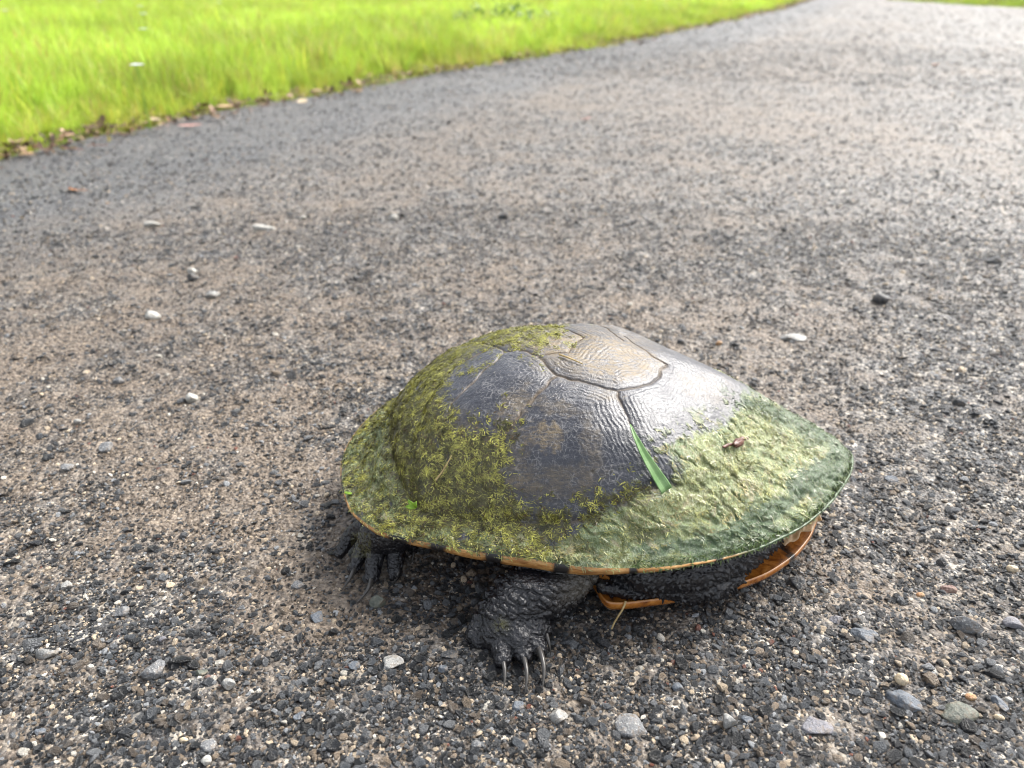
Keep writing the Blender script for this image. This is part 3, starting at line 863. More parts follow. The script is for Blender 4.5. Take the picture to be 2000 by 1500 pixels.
ringid = np.repeat(np.arange(rn), BN)
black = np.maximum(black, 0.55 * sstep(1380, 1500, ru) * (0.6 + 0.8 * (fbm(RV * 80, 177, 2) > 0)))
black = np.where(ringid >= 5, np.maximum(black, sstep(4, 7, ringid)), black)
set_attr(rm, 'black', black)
set_attr(rm, 'green', sstep(1400, 1480, ru + 25 * fbm(RV * 150, 179, 2)) * (ringid <= 4))
carap = link('carapace', rm, M_RIM, turtle)
carap['label'] = 'domed shell with dark wet scutes and an orange rim'
for k in range(cur):
    if cnt[k] < 900: continue
    fs = SF[flab == k]
    us = np.unique(fs); mp = np.full(NR * NTH, -1); mp[us] = np.arange(len(us))
    sm_ = np_mesh('scute', SD[us], mp[fs])
    for nm, arr in (('algae', algae), ('moss', mossm), ('mud', mud), ('seam', seamf), ('deep', deep), ('streak', sstep(0.62, 0.97, streak) * sstep(-0.25, 0.25, fbm(SV * 60, 149, 2)))): set_attr(sm_, nm, arr[us])
    sm_.normals_split_custom_set_from_vertices([tuple(q) for q in full_n[us]])
    so = link('scute', sm_, M_SCUTE, carap)

# ------------------------------------------------------------------ algae and moss strands on the shell
def strands(name, pos_, nrm_, L_, w_, flow, col, seed, lift=0.5, segs=3):
    """little flat curved filaments growing on the shell"""
    r = np.random.default_rng(seed); n = len(pos_)
    fl = flow + r.normal(size=(n, 3)) * 0.55
    t = fl - (fl * nrm_).sum(1, keepdims=True) * nrm_; t /= np.linalg.norm(t, axis=1, keepdims=True) + 1e-9
    s = np.cross(nrm_, t)
    curl = r.uniform(-0.6, 0.6, n)[:, None]; lf = (lift * r.uniform(0.3, 1.3, n))[:, None]
    L_ = (L_ * r.uniform(0.5, 1.4, n))[:, None]; w_ = (w_ * r.uniform(0.7, 1.3, n))[:, None]
    V = []; 
    for k in range(segs + 1):
        u_ = k / segs
        c = pos_ + t * L_ * u_ + s * L_ * curl * u_ * u_ + nrm_ * L_ * lf * (u_ - 0.75 * u_ * u_) * 1.3
        wd = w_ * (1 - u_ ** 1.5) * 0.5 + 0.00003
        V += [c - s * wd, c + s * wd]
    V = np.stack(V, 1); m = V.shape[1]
    b = (np.arange(n) * m)[:, None]
    F = np.concatenate([b + np.array([[2 * k, 2 * k + 1, 2 * k + 3, 2 * k + 2]]) for k in range(segs)])
    me = np_mesh(name, V.reshape(-1, 3), F)
    set_attr(me, 'col', np.repeat(col, m, 0), True)
    return me

def pick_on_shell(weight, n, seed):
    r = np.random.default_rng(seed)
    A = RR.ravel() * rim_r(TT.ravel()) + 1e-6                     # area per grid vertex ~ radius
    p = weight * A; p = np.where(by < 0.075, p, p * 0.5); p /= p.sum()
    i = r.choice(len(p), n, p=p)
    jit = r.normal(size=(n, 3)) * 0.0006
    nn = full_n[i]; jit -= (jit * nn).sum(1, keepdims=True) * nn
    return i, SD[i] + jit, nn
M_MOSS = mat_vcol('moss_strand', 0.28, 0.8, translu=0.15)
M_ALG = mat_vcol('algae_strand', 0.3, 0.8, translu=0.1)
# clumps of moss on the rear half
cl = fbm(SD * 300, 181, 2)
mw = mossm * (0.14 + sstep(-0.14, 0.30, cl)) * (1 - 0.75 * algae)
i, p_, n_ = pick_on_shell(mw, 95000, 21)
r_ = np.random.default_rng(5)
tone = np.clip(0.45 + 1.1 * fbm(p_ * 420, 185, 2), 0, 1)[:, None]
colm = np.array([0.045, 0.045, 0.010]) * (1 - tone) + np.array([0.54, 0.52, 0.11]) * tone
colm *= r_.uniform(0.35, 1.5, (len(i), 1)); colm = np.where(r_.random((len(i), 1)) < 0.12, np.array([[0.10, 0.06, 0.02]]), colm)
upper = sstep(820, 680, QY[i])[:, None]; colm = colm * (1 - 0.5 * upper) + 0.5 * upper * np.array([0.42, 0.42, 0.07]) * r_.uniform(.5, 1.3, (len(i), 1))
flow = np.array([0.55, -0.35, 0.15]) + 0.5 * n_
mm = strands('moss', p_ - n_ * 0.0002, n_, 0.0018 * (1 - 0.4 * upper[:, 0]), 0.00046, flow, colm, 22, 0.5)
tag(link('moss', mm, M_MOSS, turtle), kind='stuff', label='short olive moss tufts on the rear of the shell')
# matted algae on the front and margins
aw = algae * sstep(-0.5, 0.4, fbm(SD * 240, 191, 2))
i, p_, n_ = pick_on_shell(aw, 26000, 31)
tone = np.clip(0.5 + 0.9 * fbm(p_ * 260, 195, 3), 0, 1)[:, None]
dp = deep[i][:, None]
cola = np.array([0.08, 0.09, 0.015]) * (1 - tone) + np.array([0.52, 0.52, 0.2]) * tone
warm = (fbm(p_ * 150, 197, 2) > 0.22)[:, None]; cola = np.where(warm, cola * 0.6 + np.array([0.22, 0.17, 0.08]), cola)
cola = cola * (1 - 0.8 * dp) + 0.8 * dp * np.array([0.03, 0.07, 0.02]); cola *= r_.uniform(0.6, 1.4, (len(i), 1))
mm = strands('algae', p_ - n_ * 0.0001, n_, 0.0019, 0.00042, np.array([0.75, -0.55, -0.1]) * 1.6, cola, 32, 0.05)
_rim = (RR.ravel() > 0.975) & (QX > 1240) & (SV[:, 1] < 0.02)
i, p_, n_ = pick_on_shell(_rim.astype(float), 2600, 51)
colr = np.array([[0.05, 0.08, 0.02]]) * r_.uniform(0.5, 3.0, (len(i), 1))
rdir = np.stack([p_[:, 0], p_[:, 1], 0 * p_[:, 0]], 1); rdir /= np.linalg.norm(rdir, axis=1, keepdims=True)
mm2 = strands('algae_fringe', p_, (rdir + 0.3 * n_) / 1.05, 0.0020, 0.0005, np.array([0.1, 0.0, -1.0]) + 0 * rdir, colr, 52, 0.1)
tag(link('algae_fringe', mm2, M_ALG, turtle), kind='stuff', label='dark green algae fringe hanging over the front rim')
tag(link('algae', mm, M_ALG, turtle), kind='stuff', label='matted pale green algae on the front of the shell')

# ------------------------------------------------------------------ plastron and bridge
pn_px = [(1178,1182),(1235,1178),(1295,1170),(1380,1158),(1445,1141),(1500,1122),(1555,1085),(1585,1048),(1597,1015)]
PZ = 0.0125
pl = [(-0.80, 0.0), (-0.79, -0.12), (-0.66, -0.26), (-0.45, -0.36), (-0.25, -0.40), (-.12, -.48), (-.065, -.60)]
for q in pn_px:
    v = unp(*q, PZ) - T0; pl.append((v.x / HL, v.y / HL))
pl.append((0.965, 0.0))
print('PLAST', [(round(a, 2), round(b, 2)) for a, b in pl])
full = pl + [(a, -b) for a, b in pl[-2:0:-1]]
fa = np.array(full + [full[0]]); seg = np.r_[0, np.cumsum(np.linalg.norm(np.diff(fa, axis=0), axis=1))]
tq = np.linspace(0, seg[-1], 361)[:-1]
ox = np.interp(tq, seg, fa[:, 0]); oy = np.interp(tq, seg, fa[:, 1])
kk = np.exp(-np.linspace(-2, 2, 17) ** 2); kk /= kk.sum()
sm = lambda q: np.convolve(np.r_[q[-8:], q, q[:8]], kk, 'valid')
O = np.stack([sm(ox), sm(oy)], 1) * HL
tn = np.roll(O, -1, 0) - np.roll(O, 1, 0); tn /= np.linalg.norm(tn, axis=1, keepdims=True); nrm = np.stack([-tn[:, 1], tn[:, 0]], 1)
if (nrm * O).sum() > 0: nrm = -nrm                                   # inward
cent = np.array([0.1 * HL, 0])
rg = []
for off, zf in ((0.03, 0.0035), (0.012, 0.0035), (0.004, 0.005), (0.0008, PZ - 0.0042), (0, PZ - 0.0022), (0.0001, PZ - 0.0006), (0.0005, PZ + 0.0002), (0.0010, PZ + 0.0001), (0.0017, PZ - 0.0009), (0.008, PZ - 0.0012), (0.016, PZ - 0.0012), (0.03, PZ)):
    pt = O + nrm * off
    rg.append(np.column_stack([pt, np.full(len(O), zf)]))
PV = np.concatenate(rg); k_ = len(O); pi_ = np.arange(len(rg) * k_).reshape(len(rg), k_); pj = np.roll(pi_, -1, 1)
PF = np.stack([pi_[:-1], pj[:-1], pj[1:], pi_[1:]], -1).reshape(-1, 4)
c0 = len(PV); PV = np.vstack([PV, [0.1 * HL, 0, 0.0035], [0.1 * HL, 0, PZ + 0.001]])
PV[:, 2] += 0.0010 * sstep(0.75, 1.0, PV[:, 0] / HL)
bm_ = bpy.data.meshes.new('plastron')
faces = [tuple(int(a) for a in f) for f in PF] + [(c0, int(pj[0, k]), int(pi_[0, k])) for k in range(k_)] + [(c0 + 1, int(pi_[-1, k]), int(pj[-1, k])) for k in range(k_)]
bm_.from_pydata([tuple(v) for v in PV], [], faces); bm_.update()
bm_.polygons.foreach_set('use_smooth', [True] * len(bm_.polygons))
s0 = unp(1500, 1030, PZ) - T0; s1 = unp(1552, 1092, PZ) - T0
dd = np.abs(((PV[:, :2] - np.array(s0[:2])) @ np.array([-(s1 - s0).y, (s1 - s0).x])) / (s1 - s0).length)
rid = np.r_[np.repeat(np.arange(len(rg)), k_), [0, 11]]
set_attr(bm_, 'black', sstep(0.0026, 0.0016, dd)); set_attr(bm_, 'lip', ((rid >= 6) & (rid <= 6)).astype(float))
plas = link('plastron', bm_, M_PLAST, turtle); plas['label'] = 'orange belly plate with a raised shining lip'
for sgn in (-1, 1):
    for a0_, a1_, prof in ((-0.66, -0.24, ((0.33, 0.0110), (0.40, 0.0125), (0.45, 0.018), (0.48, 0.026), (0.51, 0.036))), (-0.10, 0.16, ((0.50, 0.0115), (0.56, 0.0135), (0.59, 0.0185), (0.57, 0.0235), (0.50, 0.027)))):
        bv = []; nb_ = 40
        for k in range(nb_):
            t = k / (nb_ - 1); a = a0_ + (a1_ - a0_) * t
            pinch = 0.12 * abs(2 * t - 1) ** 3 * (1 if a0_ < -.3 else 0.8 * t)
            zsc = 1.0 if a0_ < -.3 else 1 - 0.55 * t
            for s_, (bq, zq) in enumerate(prof): bv.append((a * HL, sgn * (bq - pinch) * HL, 0.0115 + (zq - 0.0115) * zsc))
        bf = [(k * 5 + s_, k * 5 + s_ + 1, (k + 1) * 5 + s_ + 1, (k + 1) * 5 + s_) for k in range(nb_ - 1) for s_ in range(4)]
        bmm = bpy.data.meshes.new('bridge'); bmm.from_pydata(bv, [], bf); bmm.update()
        bmm.polygons.foreach_set('use_smooth', [True] * len(bmm.polygons))
        set_attr(bmm, 'black', 0.0 * np.ones(len(bv))); set_attr(bmm, 'lip', 0.45 * np.ones(len(bv)))
        bo = link('bridge', bmm, M_PLAST, turtle)
        so = bo.modifiers.new('solid', 'SOLIDIFY'); so.thickness = 0.0015

# ------------------------------------------------------------------ body (legs, neck, skin): one continuous mesh
bmB = bmesh.new()
def ball(c, r, s=(1, 1, 1)):
    mtx = Matrix.Translation(c) @ Matrix.Diagonal((r * s[0], r * s[1], r * s[2], 1))
    bmesh.ops.create_icosphere(bmB, subdivisions=3, radius=1.0, matrix=mtx)
def chain(pts, n=8):
    """pts: (Vector, radius)"""
    for (a, ra), (b, rb) in zip(pts[:-1], pts[1:]):
        for k in range(n):
            t = k / n; ball(a.lerp(b, t), ra + (rb - ra) * t)
    ball(*pts[-1])
W = unp
# fore limb
chain([(W(1125,1085,.0215), .0125), (W(1095,1125,.0200), .0138), (W(1055,1150,.0180), .0140), (W(1015,1180,.0140), .0122), (W(985,1208,.0105), .0100)])
chain([(W(985,1212,.0105), .0092), (W(968,1238,.0070), .0070)]); chain([(W(990,1215,.010), .009), (W(1012,1248,.0072), .0072)])
chain([(W(1000,1215,.0105), .0085), (W(1040,1228,.0085), .0070)]); chain([(W(968,1238,.0065), .0066), (W(1012,1252,.0065), .0068), (W(1040,1240,.007), .006)])
chain([(W(1178,1146,.0145), .0030), (W(1230,1154,.0140), .0036), (W(1290,1150,.0140), .0050)])
toeA = [((1040,1226,.0085), (1063,1226,.0078), .0042), ((1035,1245,.007), (1052,1265,.0058), .0044), ((1010,1255,.0065), (1023,1281,.0050), .0043), ((980,1255,.006), (982,1288,.0046), .0043), ((960,1240,.006), (938,1252,.0040), .0042)]
for a, b, r in toeA: chain([(W(*a), r * 1.25), (W(*b), r * 0.8)])
# hind foot
chain([(W(800,1010,.030), .013), (W(770,1030,.024), .012), (W(735,1050,.017), .009)])
toeB = [((712,1028,.019), (688,1042,.013), (664,1080,.0050), .0036), ((728,1040,.017), (710,1068,.0120), (690,1110,.0052), .0038), ((742,1045,.0165), (733,1080,.0120), (727,1126,.0055), .0044), ((762,1045,.016), (774,1080,.0125), (770,1122,.0052), .0042), ((785,1045,.015), (802,1060,.010), (806,1074,.0055), .0032)]
for a, b, c, r in toeB: chain([(W(*a), r * 1.25), (W(*b), r * 1.05), (W(*c), r * 0.72)])
for q, r in (((1003,1122,.024), .0030), ((981,1138,.020), .0032), ((962,1160,.016), .0030), ((948,1182,.0125), .0028), ((936,1206,.009), .0030), ((926,1228,.0065), .0028)): ball(W(*q), r, (1, 1, .8))
chain([(W(950,1215,.007), .0055), (W(925,1240,.004), .0036)])
# far-side limbs, tucked under the shell
for px_ in (-0.60, 0.45):
    chain([(T0 + Vector((px_ * HL, 0.35 * HL, .026)), .014), (T0 + Vector((px_ * HL * 1.15, 0.52 * HL, .014)), .009), (T0 + Vector((px_ * HL * 1.2, 0.60 * HL, .006)), .006)])
# neck folded sideways under the front rim
chain([(W(1185,1085,.024), .0085), (W(1260,1115,.0225), .0100), (W(1350,1112,.0220), .0105), (W(1420,1090,.022), .0098), (W(1480,1055,.0225), .0085), (W(1525,1018,.023), .0072), (W(1550,985,.0245), .006)], 10)
chain([(W(1235,1130,.0150), .0060), (W(1290,1148,.0140), .0058), (W(1345,1152,.0135), .0058), (W(1395,1146,.0135), .0056), (W(1432,1128,.0140), .0048)], 10)
# trunk inside the shell
ball(T0 + Vector((0, 0, .028)), 1, (.110, .066, .017)); ball(T0 + Vector((.05, 0, .027)), 1, (.062, .056, .015)); ball(T0 + Vector((-.055, 0, .026)), 1, (.06, .055, .014))
me0 = bpy.data.meshes.new('body_raw'); bmB.to_mesh(me0); bmB.free()
tmp = bpy.data.objects.new('tmp', me0); scene.collection.objects.link(tmp)
rmod = tmp.modifiers.new('r', 'REMESH'); rmod.mode = 'VOXEL'; rmod.voxel_size = 0.0006
smod = tmp.modifiers.new('s', 'SMOOTH'); smod.iterations = 4; smod.factor = 0.6
dg = bpy.context.evaluated_depsgraph_get(); dg.update()
em = bpy.data.meshes.new_from_object(tmp.evaluated_get(dg))
bpy.data.objects.remove(tmp); bpy.data.meshes.remove(me0)
nv = len(em.vertices); BV = np.zeros(nv * 3, np.float32); em.vertices.foreach_get('co', BV); BV = BV.reshape(-1, 3).astype(float)
BNm = np.zeros(nv * 3, np.float32); em.vertices.foreach_get('normal', BNm); BNm = BNm.reshape(-1, 3).astype(float)
bu, bv2 = proj(BV)
BL = BV - W0
neck = sstep(1165, 1200, bu) * sstep(0.05, 0.03, BL[:, 1])
arm = (bu > 900) & (bu < 1180) & (bv2 > 1080)
foot = sstep(1195, 1225, bv2) * arm + (bu < 850) * 1.0
upperarm = np.clip(arm * 1.0 - foot, 0, 1)
# wrinkles
wp = BL * 760 + 1.6 * np.stack([fbm(BL * 130, 201, 2), fbm(BL * 130, 202, 2), fbm(BL * 130, 203, 2)], 1) * 3
wr1 = 1 - np.abs(vnoise(wp * np.array([1.3, .75, 1.0]), 205)) * 2
_q = np.stack([BL @ np.array([.62, .62, .48]), BL @ np.array([-.75, .60, .2]), BL @ np.array([.2, -.5, .84])], 1)
f1, f2, cid = worley(_q * np.array([330, 190, 240]), 211); plate = sstep(0.02, 0.22, f2 - f1)
fa1, fa2, cb = worley(BL * 620, 221); pap = sstep(0.55, 0.15, fa1) * (cb > 0.35)
fs1, fs2, cs1 = worley(BL * 700, 231)
dispB = foot * (0.0006 * wr1 + 0.0003 * (0.5 - fs1)) + upperarm * (0.0013 * plate * (0.4 + cid) + 0.0003 * wr1) + neck * (0.0016 * pap + 0.0008 * fbm(BL * 200, 225, 2)) + (1 - np.clip(foot + upperarm + neck, 0, 1)) * 0.0003 * wr1
BV2 = BV + BNm * dispB[:, None]
BV2[:, 2] = np.maximum(BV2[:, 2], 0.0004)
_l = BV2 - W0; _t = np.arctan2(_l[:, 1], _l[:, 0]); _r = np.hypot(_l[:, 0], _l[:, 1]) / rim_r(_t)
lim = np.where(_r < 0.97, 0.0335, 0.0290 + 0 * _r); lim = np.where((_r > 1.12), 1.0, lim)
BV2[:, 2] = np.where(BV2[:, 2] > lim - 0.002, lim - 0.002 + 0.002 * np.tanh((BV2[:, 2] - lim + 0.002) / 0.002), BV2[:, 2])
em.vertices.foreach_set('co', (BV2 - W0).astype(np.float32).ravel())
em.polygons.foreach_set('use_smooth', [True] * len(em.polygons)); em.update()
pale = upperarm * sstep(1060, 1150, bu) * 0.8 * sstep(0.018, 0.026, BV[:, 2] + 0.004) 
set_attr(em, 'pale', np.clip(pale, 0, 1)); set_attr(em, 'crease', np.zeros(nv))
slime = ((bu > 685) & (bu < 725) & (bv2 > 1040) & (bv2 < 1090)) * 0.4 + np.exp(-((bu - 978) ** 2 + (bv2 - 1222) ** 2) / 150.) * 0.8
set_attr(em, 'slime', slime)
for k in list(em.materials): em.materials.clear()
em.name = 'body'
body = link('body', em, M_SKIN, turtle); body['label'] = 'black wrinkled wet skin of legs and folded neck'
print('BODY', nv)

# claws
def claw(pl_, r0, mat):
    P_ = [W(*q) - T0 for q in pl_]
    # quadratic through three points
    V = []; F = []; ns, nc = 9, 8; r0 *= 1.12
    for k in range(ns + 1):
        t = k / ns
        c = P_[0] * ((1 - t) * (1 - 2 * t)) + P_[1] * (4 * t * (1 - t)) + P_[2] * (t * (2 * t - 1))
        dt_ = P_[0] * (4 * t - 3) + P_[1] * (4 - 8 * t) + P_[2] * (4 * t - 1); dt_.normalize()
        s_ = dt_.cross(Vector((0, 0, 1))).normalized(); u_ = s_.cross(dt_)
        rr_ = r0 * (1 - t ** 1.5) + 0.00012
        for j in range(nc):
            a = 2 * math.pi * j / nc; V.append(c + s_ * math.cos(a) * rr_ * 0.8 + u_ * math.sin(a) * rr_)
        if k:
            for j in range(nc): F.append(((k - 1) * nc + j, (k - 1) * nc + (j + 1) % nc, k * nc + (j + 1) % nc, k * nc + j))
    me = bpy.data.meshes.new('claw'); me.from_pydata([tuple(v) for v in V], [], F); me.update()
    me.polygons.foreach_set('use_smooth', [True] * len(me.polygons))
    link('claw', me, mat, turtle)
m = NT('claw_horn'); pco = m.objco(); nn_ = m.noise(pco, 500, 3)
m.put(m.b.inputs['Base Color'], m.mix(nn_, (0.02, 0.02, 0.02), (0.10, 0.092, 0.082))); m.b.inputs['Roughness'].default_value = 0.32; m.b.inputs['Coat Weight'].default_value = 0.2
M_CLAW = m.m
claw([(1061,1226,.0085), (1070,1250,.0070), (1076,1279,.0014)], .0014, M_CLAW)
claw([(1051,1264,.0070), (1062,1303,.0062), (1058,1349,.0012)], .0015, M_CLAW)
claw([(1022,1281,.0060), (1029,1318,.0052), (1024,1357,.0010)], .0012, M_CLAW)
claw([(982,1290,.0055), (986,1316,.0045), (983,1350,.0010)], .0011, M_CLAW)
claw([(694,1108,.0060), (683,1130,.0045), (668,1152,.0010)], .0012, M_CLAW)
claw([(727,1124,.0060), (718,1152,.0045), (695,1179,.0010)], .0013, M_CLAW)
claw([(776,1108,.0080), (776,1124,.0060), (765,1142,.0015)], .0012, M_CLAW)
claw([(807,1064,.0070), (808,1082,.0050), (802,1102,.0010)], .0009, M_CLAW)

# pale fold of skin at the front between shell and belly plate
M_FOLD = mat_leafy('pale_skin', (0.72, 0.52, 0.32), (0.42, 0.25, 0.11), 420, 0.4, 0.2)
fold_path = [((1525,1050,.024), (1534,1068,.0195)), ((1540,1032,.025), (1550,1058,.0205)), ((1554,1014,.026), (1563,1044,.0215)), ((1570,998,.027), (1580,1035,.022)), ((1588,985,.028), (1598,1024,.0225)), ((1600,980,.027), (1604,1010,.0235))]
V = []; F = []; nw = 6
for k in range(len(fold_path) * 4 - 3):
    q = k / 4; a = min(int(q), len(fold_path) - 2); t = q - a
    A_ = W(*fold_path[a][0]).lerp(W(*fold_path[a + 1][0]), t); B_ = W(*fold_path[a][1]).lerp(W(*fold_path[a + 1][1]), t)
    for j in range(nw):
        s_ = j / (nw - 1); v = A_.lerp(B_, s_) - T0
        v += Vector((0.3, -1, 0.4)) * (0.0012 * math.sin(s_ * 9 + k * 0.9) + 0.0008 * random.uniform(-1, 1))
        V.append(v)
    if k:
        for j in range(nw - 1): F.append(((k - 1) * nw + j, (k - 1) * nw + j + 1, k * nw + j + 1, k * nw + j))
me = bpy.data.meshes.new('skin_fold'); me.from_pydata([tuple(v) for v in V], [], F); me.update(); me.polygons.foreach_set('use_smooth', [True] * len(me.polygons))
fo = link('skin_fold', me, M_FOLD, turtle); fo['label'] = 'pale creamy fold of skin at the front'
md = fo.modifiers.new('s', 'SOLIDIFY'); md.thickness = 0.0012; md = fo.modifiers.new('b', 'SUBSURF'); md.levels = 1; md.render_levels = 2

# ------------------------------------------------------------------ small things on the shell
def ribbon(name, centers, widths, normals, mat, keel=0.15, thick=0.0003, nw=5):
    V = []; F = []
    n = len(centers)
    org = centers[len(centers) // 2]
    for k in range(n):
        t = (centers[min(k + 1, n - 1)] - centers[max(k - 1, 0)]).normalized(); s_ = normals[k].cross(t).normalized()
        for j in range(nw):
            u_ = j / (nw - 1) * 2 - 1
            V.append(centers[k] + s_ * u_ * widths[k] / 2 + normals[k] * abs(u_) * widths[k] * keel - org)
        if k:
            for j in range(nw - 1): F.append(((k - 1) * nw + j, (k - 1) * nw + j + 1, k * nw + j + 1, k * nw + j))
    me = bpy.data.meshes.new(name); me.from_pydata([tuple(v) for v in V], [], F); me.update(); me.polygons.foreach_set('use_smooth', [True] * len(me.polygons))
    set_attr(me, 'acr', [(k % nw) / (nw - 1) for k in range(len(V))])
    o = link(name, me, mat); o.location = org
    md = o.modifiers.new('s', 'SOLIDIFY'); md.thickness = thick
    return o
def shell_line(pl, off, n=14):
    dn = dense(pl, 1.0); out = []; ns = []
    for k in range(n):
        q = dn[int(k * (len(dn) - 1) / (n - 1))]; h, nn = onshell(*q, off)
        if h is not None: out.append(h); ns.append(nn)
    return out, ns
M_BLADE = mat_leafy('cut_grass_blade', (0.20, 0.38, 0.13), (0.34, 0.52, 0.24), 500, 0.35, 0.3, (0.3, 0.3, 0.3))
_nt = M_BLADE.node_tree; _bs = [q for q in _nt.nodes if q.type == 'BSDF_PRINCIPLED'][0]; _tb = [q for q in _nt.nodes if q.type == 'BSDF_TRANSLUCENT'][0]
_aa = _nt.nodes.new('ShaderNodeAttribute'); _aa.attribute_name = 'acr'
_cx = _nt.nodes.new('ShaderNodeCombineXYZ'); _nt.links.new(_aa.outputs['Fac'], _cx.inputs[0])
_no = _nt.nodes.new('ShaderNodeTexNoise'); _no.inputs['Scale'].default_value = 22; _no.inputs['Detail'].default_value = 3; _nt.links.new(_cx.outputs[0], _no.inputs['Vector'])
_mr = _nt.nodes.new('ShaderNodeMapRange'); _mr.inputs[1].default_value = 0.3; _mr.inputs[2].default_value = 0.7; _mr.inputs[3].default_value = 0.62; _mr.inputs[4].default_value = 1.3; _nt.links.new(_no.outputs['Fac'], _mr.inputs[0])
_mx = _nt.nodes.new('ShaderNodeMix'); _mx.data_type = 'RGBA'; _mx.blend_type = 'MULTIPLY'; _mx.inputs[0].default_value = 1
_src = _bs.inputs['Base Color'].links[0].from_socket; _nt.links.new(_src, _mx.inputs[6]); _nt.links.new(_mr.outputs[0], _mx.inputs[7])
_nt.links.new(_mx.outputs[2], _bs.inputs['Base Color']); _nt.links.new(_mx.outputs[2], _tb.inputs[0])
c_, n_s = shell_line([(1229,834),(1240,860),(1258,895),(1276,925),(1297,958)], 0.0022, 18)
wd = [0.0006 + 0.0052 * min(1, (k / 15) ** 0.75) for k in range(len(c_))]
tag(ribbon('grass_blade', c_, wd, n_s, M_BLADE, 0.14, nw=11), 'single cut green grass blade lying across the shell', 'grass blade')
M_TWIG = mat_leafy('dry_straw', (0.55, 0.42, 0.2), (0.34, 0.24, 0.1), 300, 0.6, 0.0)
def tube(name, pts, r, mat, nc=6, taper=0.6):
    org = pts[len(pts) // 2].copy(); V = []; F = []
    for k, p in enumerate(pts):
        t = (pts[min(k + 1, len(pts) - 1)] - pts[max(k - 1, 0)]).normalized(); s_ = t.orthogonal().normalized(); u_ = t.cross(s_)
        rr_ = r * (1 - (1 - taper) * k / (len(pts) - 1))
        for j in range(nc):
            a = 2 * math.pi * j / nc; V.append(p - org + (s_ * math.cos(a) + u_ * math.sin(a)) * rr_)
        if k:
            for j in range(nc): F.append(((k - 1) * nc + j, (k - 1) * nc + (j + 1) % nc, k * nc + (j + 1) % nc, k * nc + j))
    F.append(tuple(range(nc))[::-1]); F.append(tuple(len(V) - nc + j for j in range(nc)))
    me = bpy.data.meshes.new(name); me.from_pydata([tuple(v) for v in V], [], F); me.update()
    o = link(name, me, mat); o.location = org
    return o
c_, _ = shell_line([(1092,697),(1112,704),(1137,715)], 0.0014, 6)
tag(tube('straw', c_, 0.0005, M_TWIG), 'tan bit of straw on top of the shell beside the seams', 'straw')
c_, _ = shell_line([(857,936),(872,917),(887,891)], 0.0032, 6)
tag(tube('straw', c_, 0.0004, M_TWIG), 'thin pale straw caught in the olive moss', 'straw')
s0, s1 = W(1222,1174,.014), W(1197,1229,.002)
tag(tube('straw', [s0.lerp(s1, k / 5) + Vector((0.0006 * math.sin(k), 0, 0.0012 * math.sin(k * .6))) for k in range(6)], 0.0005, M_TWIG, taper=.8), 'yellow straw leaning on the belly plate down to the gravel', 'straw')
# dried brown scrap
M_SCRAP = mat_leafy('dried_scrap', (0.16, 0.06, 0.035), (0.05, 0.02, 0.015), 900, 0.3, 0.0)
h, n = onshell(1437, 868, 0.0010)
sc = empty('dried_bud', h); tag(sc, 'small dark brown shrivelled bud on the pale algae', 'dried bud')
v, f = ICO4; v = v * (1 + 0.30 * fbm(v * np.array([1.2, 4, 4]), 411, 3)[:, None] + 0.10 * vnoise(v * np.array([2, 9, 9]), 413)[:, None])
bd = link('bud', np_mesh('bud', v * np.array([.0046, .0020, .0014]), f), M_SCRAP, sc); bd.location = n * 0.0008
_e, _n2 = onshell(1455, 858); _d = (_e - h).normalized(); _s = n.cross(_d).normalized()
bd.rotation_euler = Matrix((_d, _s, n)).transposed().to_euler()
for a, b, w_ in (((1408,876), (1430,870), .0009), ((1440,862), (1458,858), .0016)):
    cc, ns_ = shell_line([a, ((a[0] + b[0]) / 2 + 2, (a[1] + b[1]) / 2 - 3), b], 0.0012, 8)
    wds = [w_ * math.sin(math.pi * (k + .6) / (len(cc) + .4)) + .0003 for k in range(len(cc))]
    o = ribbon('bract', cc, wds, ns_, M_SCRAP, -0.35, 0.0005); o.parent = sc; o.location = o.location - h
# sprout
M_SPROUT = mat_leafy('sprout_green', (0.24, 0.46, 0.04), (0.38, 0.58, 0.07), 500, 0.4, 0.4)
h, n = onshell(817, 992, 0.002)
sp = empty('sprout', h); tag(sp, 'tiny bright green two-leaved sprout on the moss near the lower rim', 'sprout')
for a in ((806,976), (822,978), (800,990)):
    e, _n = onshell(*a, 0.004); cc = [h.lerp(e, k / 5) + n * 0.0012 * math.sin(k * .6) for k in range(6)]
    o = ribbon('leaf', cc, [.0004, .0017, .0022, .0018, .001, .0002], [n] * 6, M_SPROUT, 0.1, 0.0002); o.parent = sp; o.location = o.location - h
cc, ns_ = shell_line([(673,966),(681,969),(690,970)], 0.0018, 6)
if len(cc) > 3: tag(ribbon('leaf_scrap', cc, [.0007, .0014, .0016, .0014, .001, .0005][:len(cc)], ns_, M_SPROUT, 0.1, .0003), 'tiny lime green leaf scrap at the left rim of the shell', 'leaf scrap')

